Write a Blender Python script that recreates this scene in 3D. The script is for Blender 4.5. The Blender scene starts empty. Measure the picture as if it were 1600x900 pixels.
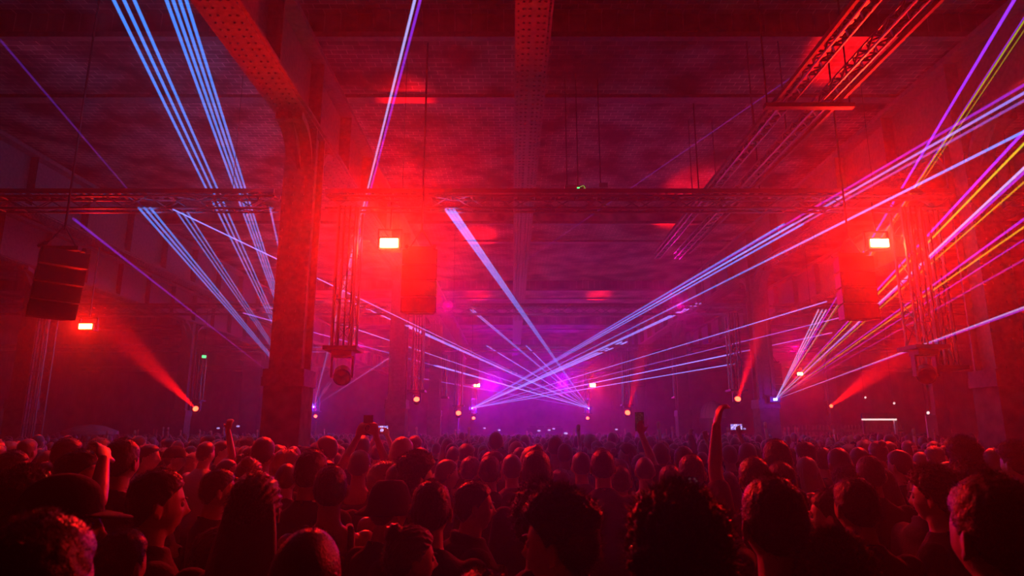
import bpy, math, random
import numpy as np
from mathutils import Vector, Matrix, noise

random.seed(7)
rng = np.random.default_rng(7)
sc = bpy.context.scene
C = bpy.data.collections.new('place'); sc.collection.children.link(C)

# ------------------------------------------------------------------ camera, world, exposure
F = 1040.0; TH = math.radians(12.2); CT, ST = math.cos(TH), math.sin(TH); CZ = 1.9
cam = bpy.data.cameras.new('camera'); cam.sensor_width = 36; cam.lens = 36*F/1600
cam.clip_start = 0.05; cam.clip_end = 300
cam.dof.use_dof = True; cam.dof.focus_distance = 8.0; cam.dof.aperture_fstop = 5.0
camo = bpy.data.objects.new('camera', cam); camo.location = (0, 0, CZ)
camo.rotation_euler = (math.pi/2+TH, 0, 0); C.objects.link(camo); sc.camera = camo
sc.view_settings.view_transform = 'Standard'; sc.view_settings.look = 'None'
sc.view_settings.gamma = 1; sc.view_settings.use_curve_mapping = False
sc.view_settings.exposure = -0.2
sc.cycles.transparent_max_bounces = 48
sc.cycles.max_bounces = 4; sc.cycles.diffuse_bounces = 1; sc.cycles.volume_bounces = 0

HAZE = 0.011
w = bpy.data.worlds.new('haze_world'); sc.world = w; w.use_nodes = True
nt = w.node_tree; nt.nodes.clear()
wo = nt.nodes.new('ShaderNodeOutputWorld')
wb = nt.nodes.new('ShaderNodeBackground'); wb.inputs[0].default_value = (0.25, 0.0, 0.03, 1); wb.inputs[1].default_value = 0.0
nt.links.new(wb.outputs[0], wo.inputs[0])
vs = nt.nodes.new('ShaderNodeVolumeScatter'); vs.inputs['Color'].default_value = (1, 1, 1, 1)
vs.inputs['Density'].default_value = HAZE; vs.inputs['Anisotropy'].default_value = 0.8
nt.links.new(vs.outputs[0], wo.inputs['Volume'])

RED = (1.0, 0.003, 0.002); STROBE = (1.0, 0.006, 0.002); MAG = (0.75, 0.0, 0.30); BLUE = (0.16, 0.004, 1.0)
def lamp(name, kind, loc, col, power, parent=None, **k):
    l = bpy.data.lights.new(name, kind); l.color = col; l.energy = power
    aim = k.pop('aim', None)
    for a, b in k.items(): setattr(l, a, b)
    o = bpy.data.objects.new(name, l); o.location = loc; C.objects.link(o)
    if aim is not None: o.rotation_euler = (Vector(aim)-Vector(loc)).to_track_quat('-Z', 'Y').to_euler()
    if parent:
        o.parent = parent; o.location = Vector(loc)-parent.location
    return o

def P(px, py, Y):
    a = (px-800)/F; u = (450-py)/F
    wy = CT-ST*u; wz = ST+CT*u; k = Y/wy
    return Vector((a*k, Y, CZ+wz*k))

# ------------------------------------------------------------------ helpers
class MB:
    def __init__(s): s.v = []; s.f = []; s.m = []; s.n = 0; s.att = []
    def add(s, V, Fc, mi=0, att=None):
        V = np.asarray(V, float).reshape(-1, 3); s.v.append(V)
        s.f += [tuple(i+s.n for i in f) for f in Fc]; s.m += [mi]*len(Fc)
        s.att.append(np.zeros(len(V)) if att is None else np.asarray(att, float)); s.n += len(V)
        return s
    def box(s, c, d, mi=0, R=None):
        c = np.array(c, float); d = np.array(d, float)/2
        V = np.array([[x, y, z] for x in (-1, 1) for y in (-1, 1) for z in (-1, 1)])*d
        if R is not None: V = V @ np.array(R.to_3x3()).T
        return s.add(V+c, [(0, 1, 3, 2), (4, 6, 7, 5), (0, 4, 5, 1), (2, 3, 7, 6), (0, 2, 6, 4), (1, 5, 7, 3)], mi)
    def bbox(s, x0, x1, y0, y1, z0, z1, mi=0):
        return s.box(((x0+x1)/2, (y0+y1)/2, (z0+z1)/2), (x1-x0, y1-y0, z1-z0), mi)
    def tube(s, a, b, r0, r1=None, n=8, mi=0, cap=True, att=None, segs=1):
        r1 = r0 if r1 is None else r1
        a = Vector(a); b = Vector(b); q = (b-a).to_track_quat('Z', 'Y')
        V = []; A = []
        for k in range(segs+1):
            t = k/segs; c = a.lerp(b, t); r = r0+(r1-r0)*t
            for i in range(n):
                g = 2*math.pi*i/n
                V.append(c+q@Vector((r*math.cos(g), r*math.sin(g), 0))); A.append(t)
        Fc = [(k*n+i, k*n+(i+1) % n, (k+1)*n+(i+1) % n, (k+1)*n+i) for k in range(segs) for i in range(n)]
        if cap: Fc += [tuple(range(n-1, -1, -1)), tuple(segs*n+i for i in range(n))]
        return s.add(V, Fc, mi, A)
    def lathe(s, a, b, prof, n=16, mi=0):
        """prof: list of (t, r) along a->b"""
        a = Vector(a); b = Vector(b); q = (b-a).to_track_quat('Z', 'Y'); V = []
        for t, r in prof:
            c = a.lerp(b, t)
            for i in range(n):
                g = 2*math.pi*i/n; V.append(c+q@Vector((r*math.cos(g), r*math.sin(g), 0)))
        m = len(prof)
        Fc = [(k*n+i, k*n+(i+1) % n, (k+1)*n+(i+1) % n, (k+1)*n+i) for k in range(m-1) for i in range(n)]
        Fc += [tuple(range(n-1, -1, -1)), tuple((m-1)*n+i for i in range(n))]
        return s.add(V, Fc, mi)
    def ball(s, c, r, nu=12, nv=8, mi=0, R=None):
        r = np.array(r if hasattr(r, '__len__') else (r, r, r), float)
        V = []; 
        for j in range(nv+1):
            ph = math.pi*j/nv
            for i in range(nu):
                th = 2*math.pi*i/nu
                V.append((math.sin(ph)*math.cos(th), math.sin(ph)*math.sin(th), math.cos(ph)))
        V = np.array(V)*r
        if R is not None: V = V @ np.array(R.to_3x3()).T
        Fc = [(j*nu+i, (j+1)*nu+i, (j+1)*nu+(i+1) % nu, j*nu+(i+1) % nu) for j in range(nv) for i in range(nu)]
        return s.add(V+np.array(c, float), Fc, mi)
    def limb(s, pts, n=12):
        """capsule chain [(p, r), ...]"""
        for (a, ra), (b, rb) in zip(pts[:-1], pts[1:]):
            s.tube(a, b, ra, rb, n)
        for a, ra in pts: s.ball(a, ra*1.0, n, 8)
        return s
    def loft(s, rings, n=20):
        """rings: (cx, cy, z, hw, hd)"""
        V = []
        for cx, cy, z, hw, hd in rings:
            for i in range(n):
                g = 2*math.pi*i/n; c_, s_ = math.cos(g), math.sin(g)
                V.append((cx+hw*math.copysign(abs(c_)**.85, c_), cy+hd*math.copysign(abs(s_)**.85, s_), z))
        m = len(rings)
        Fc = [(k*n+i, k*n+(i+1) % n, (k+1)*n+(i+1) % n, (k+1)*n+i) for k in range(m-1) for i in range(n)]
        Fc += [tuple(range(n-1, -1, -1)), tuple((m-1)*n+i for i in range(n))]
        return s.add(V, Fc)
    def mesh(s, name, mats, smooth=False):
        me = bpy.data.meshes.new(name)
        V = np.concatenate(s.v) if s.v else np.zeros((0, 3))
        me.from_pydata(V.tolist(), [], s.f); me.update()
        for m in (mats if isinstance(mats, (list, tuple)) else [mats]): me.materials.append(m)
        me.polygons.foreach_set('material_index', s.m)
        if smooth: me.polygons.foreach_set('use_smooth', [True]*len(me.polygons))
        return me
    def build(s, name, mats, parent=None, smooth=False, origin=None):
        if parent is not None: o0 = np.array(parent.location)
        elif origin is not None: o0 = np.array(origin, float)
        else: o0 = np.zeros(3)
        s.v = [v-o0 for v in s.v]
        o = bpy.data.objects.new(name, s.mesh(name, mats, smooth)); C.objects.link(o)
        if parent is not None: o.parent = parent
        elif origin is not None: o.location = origin
        return o

def tag(o, label=None, cat=None, group=None, kind=None):
    if label: o['label'] = label
    if cat: o['category'] = cat
    if group: o['group'] = group
    if kind: o['kind'] = kind
    return o
def empty(name, loc, label, cat, group=None, rz=0):
    o = bpy.data.objects.new(name, None); o.location = loc; o.rotation_euler = (0, 0, rz)
    o.empty_display_size = .1; C.objects.link(o)
    return tag(o, label, cat, group)
def structure(name, mb, m):
    return tag(mb.build(name, m), kind='structure')

# ------------------------------------------------------------------ materials
def mat(name, col, rough=.6, metal=0., bump=0., bscale=20., var=0., emit=None, es=0., spec=.5, sheen=0.):
    m = bpy.data.materials.new(name); m.use_nodes = True; n = m.node_tree; b = n.nodes['Principled BSDF']
    b.inputs['Base Color'].default_value = (*col, 1); b.inputs['Roughness'].default_value = rough
    b.inputs['Metallic'].default_value = metal; b.inputs['Specular IOR Level'].default_value = spec
    if sheen: b.inputs['Sheen Weight'].default_value = sheen
    if emit: b.inputs['Emission Color'].default_value = (*emit, 1); b.inputs['Emission Strength'].default_value = es
    if bump or var:
        tc = n.nodes.new('ShaderNodeTexCoord'); no = n.nodes.new('ShaderNodeTexNoise')
        no.inputs['Scale'].default_value = bscale; no.inputs['Detail'].default_value = 6
        n.links.new(tc.outputs['Object'], no.inputs['Vector'])
        if bump:
            bp = n.nodes.new('ShaderNodeBump'); bp.inputs['Strength'].default_value = bump; bp.inputs['Distance'].default_value = .02
            n.links.new(no.outputs['Fac'], bp.inputs['Height']); n.links.new(bp.outputs[0], b.inputs['Normal'])
        if var:
            r = n.nodes.new('ShaderNodeValToRGB'); r.color_ramp.elements[0].position = .3; r.color_ramp.elements[1].position = .7
            r.color_ramp.elements[0].color = (*[c*(1-var) for c in col], 1)
            r.color_ramp.elements[1].color = (*[min(1, c*(1+var)) for c in col], 1)
            n.links.new(no.outputs['Fac'], r.inputs[0]); n.links.new(r.outputs[0], b.inputs['Base Color'])
    return m
def brick_mat(name, c1, c2, mortar, sx=3.):
    m = mat(name, c1, .85); n = m.node_tree; b = n.nodes['Principled BSDF']
    tc = n.nodes.new('ShaderNodeTexCoord'); mp = n.nodes.new('ShaderNodeMapping')
    mp.inputs['Scale'].default_value = (sx, sx, sx)
    br = n.nodes.new('ShaderNodeTexBrick'); br.inputs['Color1'].default_value = (*c1, 1); br.inputs['Color2'].default_value = (*c2, 1)
    br.inputs['Mortar'].default_value = (*mortar, 1); br.inputs['Mortar Size'].default_value = .018; br.inputs['Scale'].default_value = 1.5
    no = n.nodes.new('ShaderNodeTexNoise'); no.inputs['Scale'].default_value = 1.1; no.inputs['Detail'].default_value = 8
    rp = n.nodes.new('ShaderNodeValToRGB'); rp.color_ramp.elements[0].position = .38; rp.color_ramp.elements[1].position = .66
    rp.color_ramp.elements[0].color = (.12, .12, .12, 1); rp.color_ramp.elements[1].color = (1.7, 1.6, 1.6, 1)
    mx = n.nodes.new('ShaderNodeMix'); mx.data_type = 'RGBA'; mx.blend_type = 'MULTIPLY'; mx.inputs[0].default_value = 1
    bp = n.nodes.new('ShaderNodeBump'); bp.inputs['Strength'].default_value = .7; bp.inputs['Distance'].default_value = .03
    L = n.links.new
    L(tc.outputs['Object'], mp.inputs[0]); L(mp.outputs[0], br.inputs[0]); L(tc.outputs['Object'], no.inputs['Vector'])
    L(no.outputs['Fac'], rp.inputs[0]); L(br.outputs['Color'], mx.inputs[6]); L(rp.outputs[0], mx.inputs[7])
    L(mx.outputs[2], b.inputs['Base Color']); L(br.outputs['Fac'], bp.inputs['Height']); bp.invert = True
    L(bp.outputs[0], b.inputs['Normal'])
    return m
M = dict(
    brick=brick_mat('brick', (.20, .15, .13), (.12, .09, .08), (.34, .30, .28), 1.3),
    concrete=mat('concrete', (.14, .13, .12), .9, bump=.5, bscale=6, var=.35),
    floor=mat('floor_concrete', (.08, .08, .08), .7, bump=.2, bscale=9, var=.2),
    steel=mat('painted_steel', (.13, .12, .11), .6, bump=.25, bscale=14, var=.3),
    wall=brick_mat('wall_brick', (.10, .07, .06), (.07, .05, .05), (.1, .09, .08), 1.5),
    alu=mat('truss_aluminium', (.22, .22, .23), .38, metal=.85),
    black=mat('black_powder_coat', (.02, .02, .022), .5, bump=.1, bscale=60),
    grille=mat('speaker_grille', (.015, .015, .017), .45, metal=.3, bump=.8, bscale=220),
    rubber=mat('rubber', (.012, .012, .012), .7),
    skin=mat('skin', (.62, .40, .30), .42, bump=.08, bscale=90, var=.06),
    skin2=mat('darker_skin', (.30, .17, .11), .5, bump=.08, bscale=90, var=.06),
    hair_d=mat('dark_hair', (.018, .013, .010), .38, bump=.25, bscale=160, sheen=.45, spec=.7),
    hair_b=mat('brown_hair', (.055, .034, .022), .38, bump=.25, bscale=160, sheen=.45, spec=.7),
    hair_l=mat('fair_hair', (.32, .22, .13), .38, bump=.25, bscale=160, sheen=.45, spec=.7),
    black_c=mat('black_cotton', (.014, .014, .016), .95, bump=.3, bscale=60),
    navy_c=mat('navy_cotton', (.03, .035, .06), .95, bump=.3, bscale=60),
    grey_c=mat('grey_cotton', (.16, .16, .17), .95, bump=.3, bscale=60),
    white_c=mat('white_cotton', (.62, .62, .62), .95, bump=.3, bscale=60),
    denim=mat('denim', (.04, .055, .10), .95, bump=.3, bscale=90),
    eye=mat('eye_white', (.7, .68, .66), .2), lip=mat('lip', (.45, .18, .15), .45),
    screen_off=mat('phone_glass', (.01, .01, .012), .08),
    white_p=mat('white_board', (.75, .75, .75), .5),
    canvas=mat('canvas', (.35, .3, .3), .9, bump=.2, bscale=30),
)
def emis(name, col, s):
    m = mat(name, (.02, .02, .02), .4, emit=col, es=s); m.cycles.emission_sampling = 'NONE'; return m
M['strobe'] = emis('strobe_tube', (1.0, .75, .22), 40)
M['strobe_far'] = emis('strobe_tube_far', (1.0, .5, .12), 18)
M['lens_red'] = emis('red_lens_light', (1.0, .05, .02), 14)
M['lens_blue'] = emis('laser_aperture_light', (.35, .55, 1.0), 14)
M['green'] = emis('green_led', (.05, 1.0, .25), 2.5)
M['led_white'] = emis('white_led', (1.0, .75, .72), 1.6)

def screen_mat(name, c1, c2, s, sc_=9):
    m = bpy.data.materials.new(name); m.use_nodes = True; n = m.node_tree; b = n.nodes['Principled BSDF']
    tc = n.nodes.new('ShaderNodeTexCoord'); no = n.nodes.new('ShaderNodeTexVoronoi'); no.inputs['Scale'].default_value = sc_*4
    r = n.nodes.new('ShaderNodeValToRGB'); r.color_ramp.elements[0].color = (*c1, 1); r.color_ramp.elements[1].color = (*c2, 1)
    r.color_ramp.elements[0].position = .15; r.color_ramp.elements[1].position = .5
    n.links.new(tc.outputs['Object'], no.inputs['Vector']); n.links.new(no.outputs['Distance'], r.inputs[0])
    n.links.new(r.outputs[0], b.inputs['Emission Color']); b.inputs['Emission Strength'].default_value = s
    b.inputs['Base Color'].default_value = (.01, .01, .01, 1); b.inputs['Roughness'].default_value = .1
    return m
M['scr_bright'] = screen_mat('phone_screen_lit', (1, .8, .95), (.12, .08, .4), 2.2, 20)
M['scr_dim'] = screen_mat('phone_screen_dim', (.30, .12, .16), (.01, .0, .01), .25, 14)

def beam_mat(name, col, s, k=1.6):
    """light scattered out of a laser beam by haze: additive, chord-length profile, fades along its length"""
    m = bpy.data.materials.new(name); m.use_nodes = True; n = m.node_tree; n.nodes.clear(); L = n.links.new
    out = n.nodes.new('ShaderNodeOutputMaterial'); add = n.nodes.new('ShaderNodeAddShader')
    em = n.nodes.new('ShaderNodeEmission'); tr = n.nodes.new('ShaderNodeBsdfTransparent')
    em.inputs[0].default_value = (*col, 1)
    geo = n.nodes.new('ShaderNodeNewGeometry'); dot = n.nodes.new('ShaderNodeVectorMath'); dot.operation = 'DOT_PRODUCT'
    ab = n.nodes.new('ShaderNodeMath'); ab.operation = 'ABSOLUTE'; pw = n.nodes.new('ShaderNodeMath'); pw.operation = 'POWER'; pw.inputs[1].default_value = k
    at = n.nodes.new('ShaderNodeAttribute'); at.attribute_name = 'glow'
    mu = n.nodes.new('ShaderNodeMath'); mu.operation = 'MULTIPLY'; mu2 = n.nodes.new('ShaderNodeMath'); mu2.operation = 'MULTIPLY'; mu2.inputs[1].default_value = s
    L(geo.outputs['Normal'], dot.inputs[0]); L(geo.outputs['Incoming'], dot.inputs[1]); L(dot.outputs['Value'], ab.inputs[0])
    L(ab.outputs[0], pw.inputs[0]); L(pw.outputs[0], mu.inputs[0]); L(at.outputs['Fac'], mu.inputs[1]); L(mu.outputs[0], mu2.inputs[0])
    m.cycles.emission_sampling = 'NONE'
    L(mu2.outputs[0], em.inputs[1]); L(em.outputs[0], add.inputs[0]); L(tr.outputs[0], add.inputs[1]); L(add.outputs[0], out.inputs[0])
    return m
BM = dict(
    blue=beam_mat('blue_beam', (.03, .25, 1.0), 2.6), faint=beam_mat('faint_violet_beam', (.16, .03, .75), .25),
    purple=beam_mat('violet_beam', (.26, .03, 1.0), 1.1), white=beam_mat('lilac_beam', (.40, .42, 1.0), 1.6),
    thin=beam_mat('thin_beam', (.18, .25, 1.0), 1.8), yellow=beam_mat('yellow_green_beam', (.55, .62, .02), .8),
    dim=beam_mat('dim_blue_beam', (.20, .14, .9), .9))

# ------------------------------------------------------------------ the hall
X0, X1, YB, YE, ZC = -25., 29., -4., 62., 8.35
COLX = (-14.15, -3.32, 7.32, 18.25); COLY = (10., 19.5, 29., 38.5, 48.)
structure('floor', MB().bbox(X0-.3, X1+.3, YB, YE+.3, -.2, 0), M['floor'])
structure('ceiling', MB().bbox(X0-.3, X1+.3, YB, YE+.3, ZC, ZC+.3), M['brick'])
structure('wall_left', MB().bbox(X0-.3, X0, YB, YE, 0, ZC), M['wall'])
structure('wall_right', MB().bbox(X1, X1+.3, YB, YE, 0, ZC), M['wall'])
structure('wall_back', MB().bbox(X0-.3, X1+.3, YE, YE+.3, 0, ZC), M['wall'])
# broad brick soffit bands that cross the hall at each column row, with steel lips on their edges
ti = 1
for y in (0.0,)+COLY:
    b = MB()
    b.bbox(X0, X1, y-.65, y+1.3, 7.96, ZC+.05)
    structure('trim_%d' % ti, b, M['brick']); ti += 1
    b = MB(); b.bbox(X0, X1, y-.72, y-.60, 7.90, 7.99); b.bbox(X0, X1, y+1.2, y+1.42, 7.90, 7.99)
    structure('trim_%d' % ti, b, M['steel']); ti += 1

def rivet_rows(mb, xs, z, y0, y1, step=.14, r=.022):
    y = y0
    while y < y1:
        for x in xs:
            n = 6; V = [(x+r*math.cos(a*math.pi/3), y+r*math.sin(a*math.pi/3), z) for a in range(n)]
            V += [(x+r*.55*math.cos(a*math.pi/3), y+r*.55*math.sin(a*math.pi/3), z-.016) for a in range(n)]
            mb.add(V, [(i, n+i, n+(i+1) % n, (i+1) % n) for i in range(n)]+[tuple(range(n, 2*n))])
        y += step
GIRD = [(-14.15, .5, 'farthest left'), (-10.6, .5, 'left, above the hanging loudspeaker array'), (-3.32, .56, 'running to the left steel column'),
        (.27, .46, 'down the middle of the hall'), (7.32, .56, 'running to the right steel column'), (11.05, .5, 'beyond the right steel column')]
for x, wd, d in GIRD:
    zb = 6.62 if x not in (.27,) else 6.9
    b = MB(); y0, y1 = -2., 60.
    b.bbox(x-wd/2, x+wd/2, y0, y1, zb, zb+.04)                     # bottom flange plates
    b.bbox(x-wd/2+.05, x+wd/2-.05, y0, y1, zb-.02, zb)
    b.bbox(x-.03, x+.03, y0, y1, zb+.04, 7.8)                        # web
    b.bbox(x-wd/2, x+wd/2, y0, y1, 7.8, 7.89)
    for s in (-1, 1):                                               # angle irons and stiffeners
        b.bbox(min(x+s*.03, x+s*.13), max(x+s*.03, x+s*.13), y0, y1, zb+.04, zb+.07)
        b.bbox(min(x+s*.03, x+s*.055), max(x+s*.03, x+s*.055), y0, y1, zb+.07, zb+.2)
        yy = y0+.5
        while yy < y1:
            b.bbox(min(x+s*.03, x+s*(wd/2-.04)), max(x+s*.03, x+s*(wd/2-.04)), yy, yy+.03, zb+.05, 7.8); yy += 1.9
    rivet_rows(b, [x-wd*.4, x+wd*.4], zb, 3., 30.)
    rivet_rows(b, [x-wd*.28, x-wd*.12, x+wd*.12, x+wd*.28], zb-.02, 3.07, 30.)
    tag(b.build('riveted_girder', M['steel']), 'riveted steel roof girder %s' % d, 'girder', 'riveted roof girders')

cn = {10.: 'nearest', 19.5: 'second', 29.: 'third', 38.5: 'fourth', 48.: 'fifth'}
rown = {-14.15: 'far left row', -3.32: 'left centre row', 7.32: 'right centre row', 18.25: 'far right row'}
for x in COLX:
    for y in COLY:
        if abs(x) > .80*y+1: continue
        r = empty('steel_column', (x, y, 0), '%s riveted steel column of the %s, rising from the crowd to the roof' % (cn[y], rown[x]), 'column', 'steel columns of the hall')
        b = MB(); wd = .48
        b.bbox(x-wd/2, x+wd/2, y-wd/2, y-wd/2+.035, 0, 6.58); b.bbox(x-wd/2, x+wd/2, y+wd/2-.035, y+wd/2, 0, 6.58)
        b.bbox(x-.14, x-.10, y-wd/2, y+wd/2, 0, 6.58); b.bbox(x+.10, x+.14, y-wd/2, y+wd/2, 0, 6.58)
        for k in range(44):                                          # rivets up the front plate
            for dx in (-.21, -.08, .08, .21):
                zz = .3+k*.14
                b.box((x+dx, y-wd/2-.008, zz), (.035, .018, .035))
        b.build('shaft', M['steel'], r)
        b = MB(); b.bbox(x-.28, x+.28, y-.28, y+.28, 0, 2.55); b.build('base_casing', M['concrete'], r)
        b = MB(); b.bbox(x-.31, x+.31, y-.31, y+.31, 2.55, 2.68); b.bbox(x-.30, x+.30, y-.30, y+.30, 2.68, 2.8); b.build('collar', M['steel'], r)
        b = MB()                                                     # curved haunch brackets towards the girder
        for s in (-1, 1):
            pts = []
            for k in range(9):
                a = k/8*math.pi/2; pts.append((s*(.26+.6*(1-math.cos(a))), 6.46-.6*(1-math.sin(a))))
            V = []; 
            for (d_, z_) in pts:
                for dx in (-.2, .2): V += [(x+dx, y+d_, z_), (x+dx, y+d_, min(6.58, z_+.12))]
            Fc = []
            for k in range(8):
                o = k*4; Fc += [(o, o+4, o+6, o+2), (o+1, o+3, o+7, o+5), (o, o+1, o+5, o+4), (o+2, o+6, o+7, o+3)]
            b.add(V, Fc)
            V = [(x+dx, y+s*.26, 5.9) for dx in (-.03, .03)]+[(x+dx, y+s*.26, 6.58) for dx in (-.03, .03)]+[(x+dx, y+s*.86, 6.58) for dx in (-.03, .03)]
            b.add(V, [(0, 2, 4), (1, 5, 3), (0, 4, 5, 1), (2, 3, 5, 4)])
        b.build('bracket', M['steel'], r)

# ------------------------------------------------------------------ trusses
def lattice(mb, a, b, s=.22, step=.3, rc=.022, rl=.009, updir=Vector((0, 0, 1))):
    a = Vector(a); b = Vector(b); d = (b-a); Ln = d.length; d.normalize()
    side = d.cross(updir); side = side.normalized() if side.length > .1 else Vector((1, 0, 0)); up = side.cross(d).normalized()
    cor = [side*i*s/2+up*j*s/2 for i, j in ((-1, -1), (1, -1), (1, 1), (-1, 1))]
    for c in cor: mb.tube(a+c, b+c, rc, n=6)
    n = max(1, int(Ln/step))
    for k in range(n):
        p = a+d*(Ln*k/n); q = a+d*(Ln*(k+1)/n)
        for i in range(4):
            c0, c1 = cor[i], cor[(i+1) % 4]
            mb.tube(p+(c0 if k % 2 else c1), q+(c1 if k % 2 else c0), rl, n=4, cap=False)
        mb.tube(p+cor[0], p+cor[1], rl, n=4, cap=False); mb.tube(p+cor[2], p+cor[3], rl, n=4, cap=False)
ZT = 5.42
rowt = {10.: 'nearest', 19.5: 'second', 29.: 'third', 38.5: 'fourth'}
for y in (10., 19.5, 29., 38.5):
    edges = [X0+.2]+[c for c in COLX]+[X1-.2]
    for i in range(5):
        a, c = edges[i]+(.4 if i else 0), edges[i+1]-(.4 if i < 4 else 0)
        lim = .82*y+1.5
        a = max(a, -lim); c = min(c, lim)
        if c-a < 1.5: continue
        bay = ('outer left bay', 'left bay', 'middle bay', 'right bay', 'outer right bay')[i]
        r = empty('lighting_truss', ((a+c)/2, y, ZT), 'horizontal lighting truss of the %s row spanning the %s between steel columns' % (rowt[y], bay), 'truss', 'cross trusses')
        b = MB(); lattice(b, (a, y, ZT), (c, y, ZT), .2, .32 if y < 25 else .6, rc=.02); b.build('lattice', M['alu'], r)
        for t in (.12, .88):
            xx = a+(c-a)*t; MB().tube((xx, y, ZT+.1), (xx, y, 7.96), .005, n=5).build('hanging_cable', M['rubber'], r)
        b = MB(); x_ = a+.3                                         # perforated cable tray laid on top
        b.bbox(a, c, y-.16, y-.13, ZT+.13, ZT+.2); b.bbox(a, c, y+.13, y+.16, ZT+.13, ZT+.2)
        while x_ < c:
            b.bbox(x_, x_+.04, y-.16, y+.16, ZT+.13, ZT+.15); x_ += .14
        b.build('cable_tray', M['alu'], r)

# twin trusses running away under the roof at the right, with a cross bar
for x, d in ((3.72, 'left one'), (4.22, 'right one')):
    r = empty('roof_truss', (x, 12, 6.3), 'narrow lattice truss running away under the roof at upper right, %s of the pair' % d, 'truss', 'twin roof trusses')
    b = MB(); lattice(b, (x, 3.5, 6.3), (x, 16.5, 6.3), .13, .16, rc=.016, rl=.012); b.build('lattice', M['alu'], r)
    for yy in (5, 9.5, 13): MB().tube((x, yy, 6.36), (x, yy, 8.35), .01, n=5).build('hanging_rod', M['alu'], r)
for dx, d in ((-.42, 'left of'), (.45, 'right of')):
    b = MB().bbox(3.97+dx-.02, 3.97+dx+.02, 3.5, 16, 6.23, 6.29)
    tag(b.build('conduit_pipe', M['steel']), 'straight thin conduit pipe running %s the twin roof trusses' % d, 'pipe')
for yy, nm in ((8.25, 'nearer'), (11.6, 'farther')):
    b = MB(); b.bbox(3.4, 4.6, yy-.05, yy+.05, 6.16, 6.22); b.tube((3.44, yy, 6.2), (3.44, yy, 8.35), .012, n=6); b.tube((4.56, yy, 6.2), (4.56, yy, 8.35), .012, n=6)
    tag(b.build('support_bar', M['black']), 'dark cross bar carrying the twin roof trusses, the %s one' % nm, 'bar', 'bars under the roof trusses')

# ------------------------------------------------------------------ moving heads on vertical trusses
def mover(loc, aim, on, power, label, size=.19, cone=9):
    loc = Vector(loc); r = empty('moving_head_light', loc, label, 'stage light', 'moving head lights')
    b = MB(); b.box(loc+Vector((0, 0, size*1.55)), (size*1.5, size*1.3, size*.45)); b.build('base', M['black'], r)
    b = MB()
    for s in (-1, 1): b.box(loc+Vector((s*size*.78, 0, size*.55)), (size*.16, size*.5, size*1.6))
    b.box(loc+Vector((0, 0, size*1.3)), (size*1.7, size*.5, size*.1)); b.build('yoke', M['black'], r)
    d = (Vector(aim)-loc).normalized()
    b = MB(); b.lathe(loc-d*size*.75, loc+d*size*.62, [(0, .25*size), (.08, .5*size), (.3, .62*size), (.8, .58*size), (1, .66*size)], 18)
    b.build('head', M['black'], r, smooth=True)
    b = MB(); b.tube(loc+d*size*.60, loc+d*size*.66, size*.55, n=18); b.build('lens', M['lens_red'] if on else M['screen_off'], r)
    if on:
        lamp('lamp_light', 'SPOT', loc+d*size*.8, RED, power, r, aim=Vector(loc)+d*10, spot_size=math.radians(cone), spot_blend=.9, shadow_soft_size=.04)
    return r
def tower(x, y, z0, label, wd=.3, n=4):
    r = empty('vertical_truss', (x, y, z0), label, 'truss', 'vertical trusses beside the columns')
    b = MB(); lattice(b, (x, y, z0), (x, y, ZT-.12), wd, .35 if y < 25 else .6, rc=.024, rl=.009, updir=Vector((0, 1, 0))); b.build('lattice', M['alu'], r)
    for k in range(n): MB().tube((x-.12+.08*k, y-.2, z0), (x-.12+.08*k, y-.2, ZT-.1), .014, n=6).build('hanging_cable', M['rubber'], r)
    b = MB(); b.box((x, y, z0-.03), (wd+.2, wd+.2, .06)); b.build('base_plate', M['black'], r)
MOV = [  # px, py, Y, on, aim px, aim py, aim Y, power, label
    (535, 585, 10., 0, 500, 900, 6., 0, 'unlit black moving head lamp hanging under the truss beside the nearest left column'),
    (1447, 583, 10., 0, 1500, 900, 6., 0, 'unlit black moving head lamp hanging beside the nearest right column'),
    (307, 640, 29, 1, 205, 540, 22, 2.2, 'moving head lamp at left throwing a wide red beam up to the left'),
    (493, 652, 38.5, 1, 493, 590, 35, .6, 'small red lamp below the left laser projector'),
    (651, 627, 19.5, 1, 645, 440, 15.5, .8, 'moving head lamp shooting a red beam straight up beside the second left column'),
    (716, 648, 29, 1, 728, 540, 25, 1.2, 'red moving head lamp left of the small centre loudspeakers'),
    (740, 655, 38.5, 1, 742, 590, 35, .8, 'tiny red lamp under the centre left laser projector'),
    (918, 655, 38.5, 1, 924, 590, 35, .8, 'tiny red lamp under the centre right laser projector'),
    (980, 647, 29, 1, 1003, 560, 25, 1.1, 'red moving head lamp below the small loudspeaker array right of centre'),
    (1152, 626, 19.5, 1, 1225, 400, 14, 2., 'moving head lamp throwing a broad red beam up right beside the second right column'),
    (1298, 635, 37.8, 1, 1385, 570, 29, 2.2, 'small red moving head lamp at right aimed up to the right'),
]
TW = ['hanging beside the nearest left column', 'hanging beside the nearest right column', 'far left, above the wide red beam', 'above the left laser projector',
      'beside the second left column above the upright red beam', 'left of the small centre loudspeakers', 'above the centre left laser projector',
      'above the centre right laser projector', 'behind the small loudspeaker array right of centre', 'beside the second right column, above the broad red beam', 'far right, above the small red beam']
for px, py, Y, on, ax, ay, aY, pw, lab in MOV:
    p = P(px, py, Y)
    sz = .2 if Y < 15 else (.15 if Y < 25 else (.2 if Y < 31 else .17))
    mover(p, P(ax, ay, aY), on, pw*30000, lab, size=sz, cone=8)
    where = TW.pop(0)
    tower(p.x, p.y, p.z+sz*1.77+.05, 'vertical lattice truss with cables, %s' % where, wd=.3)
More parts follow.
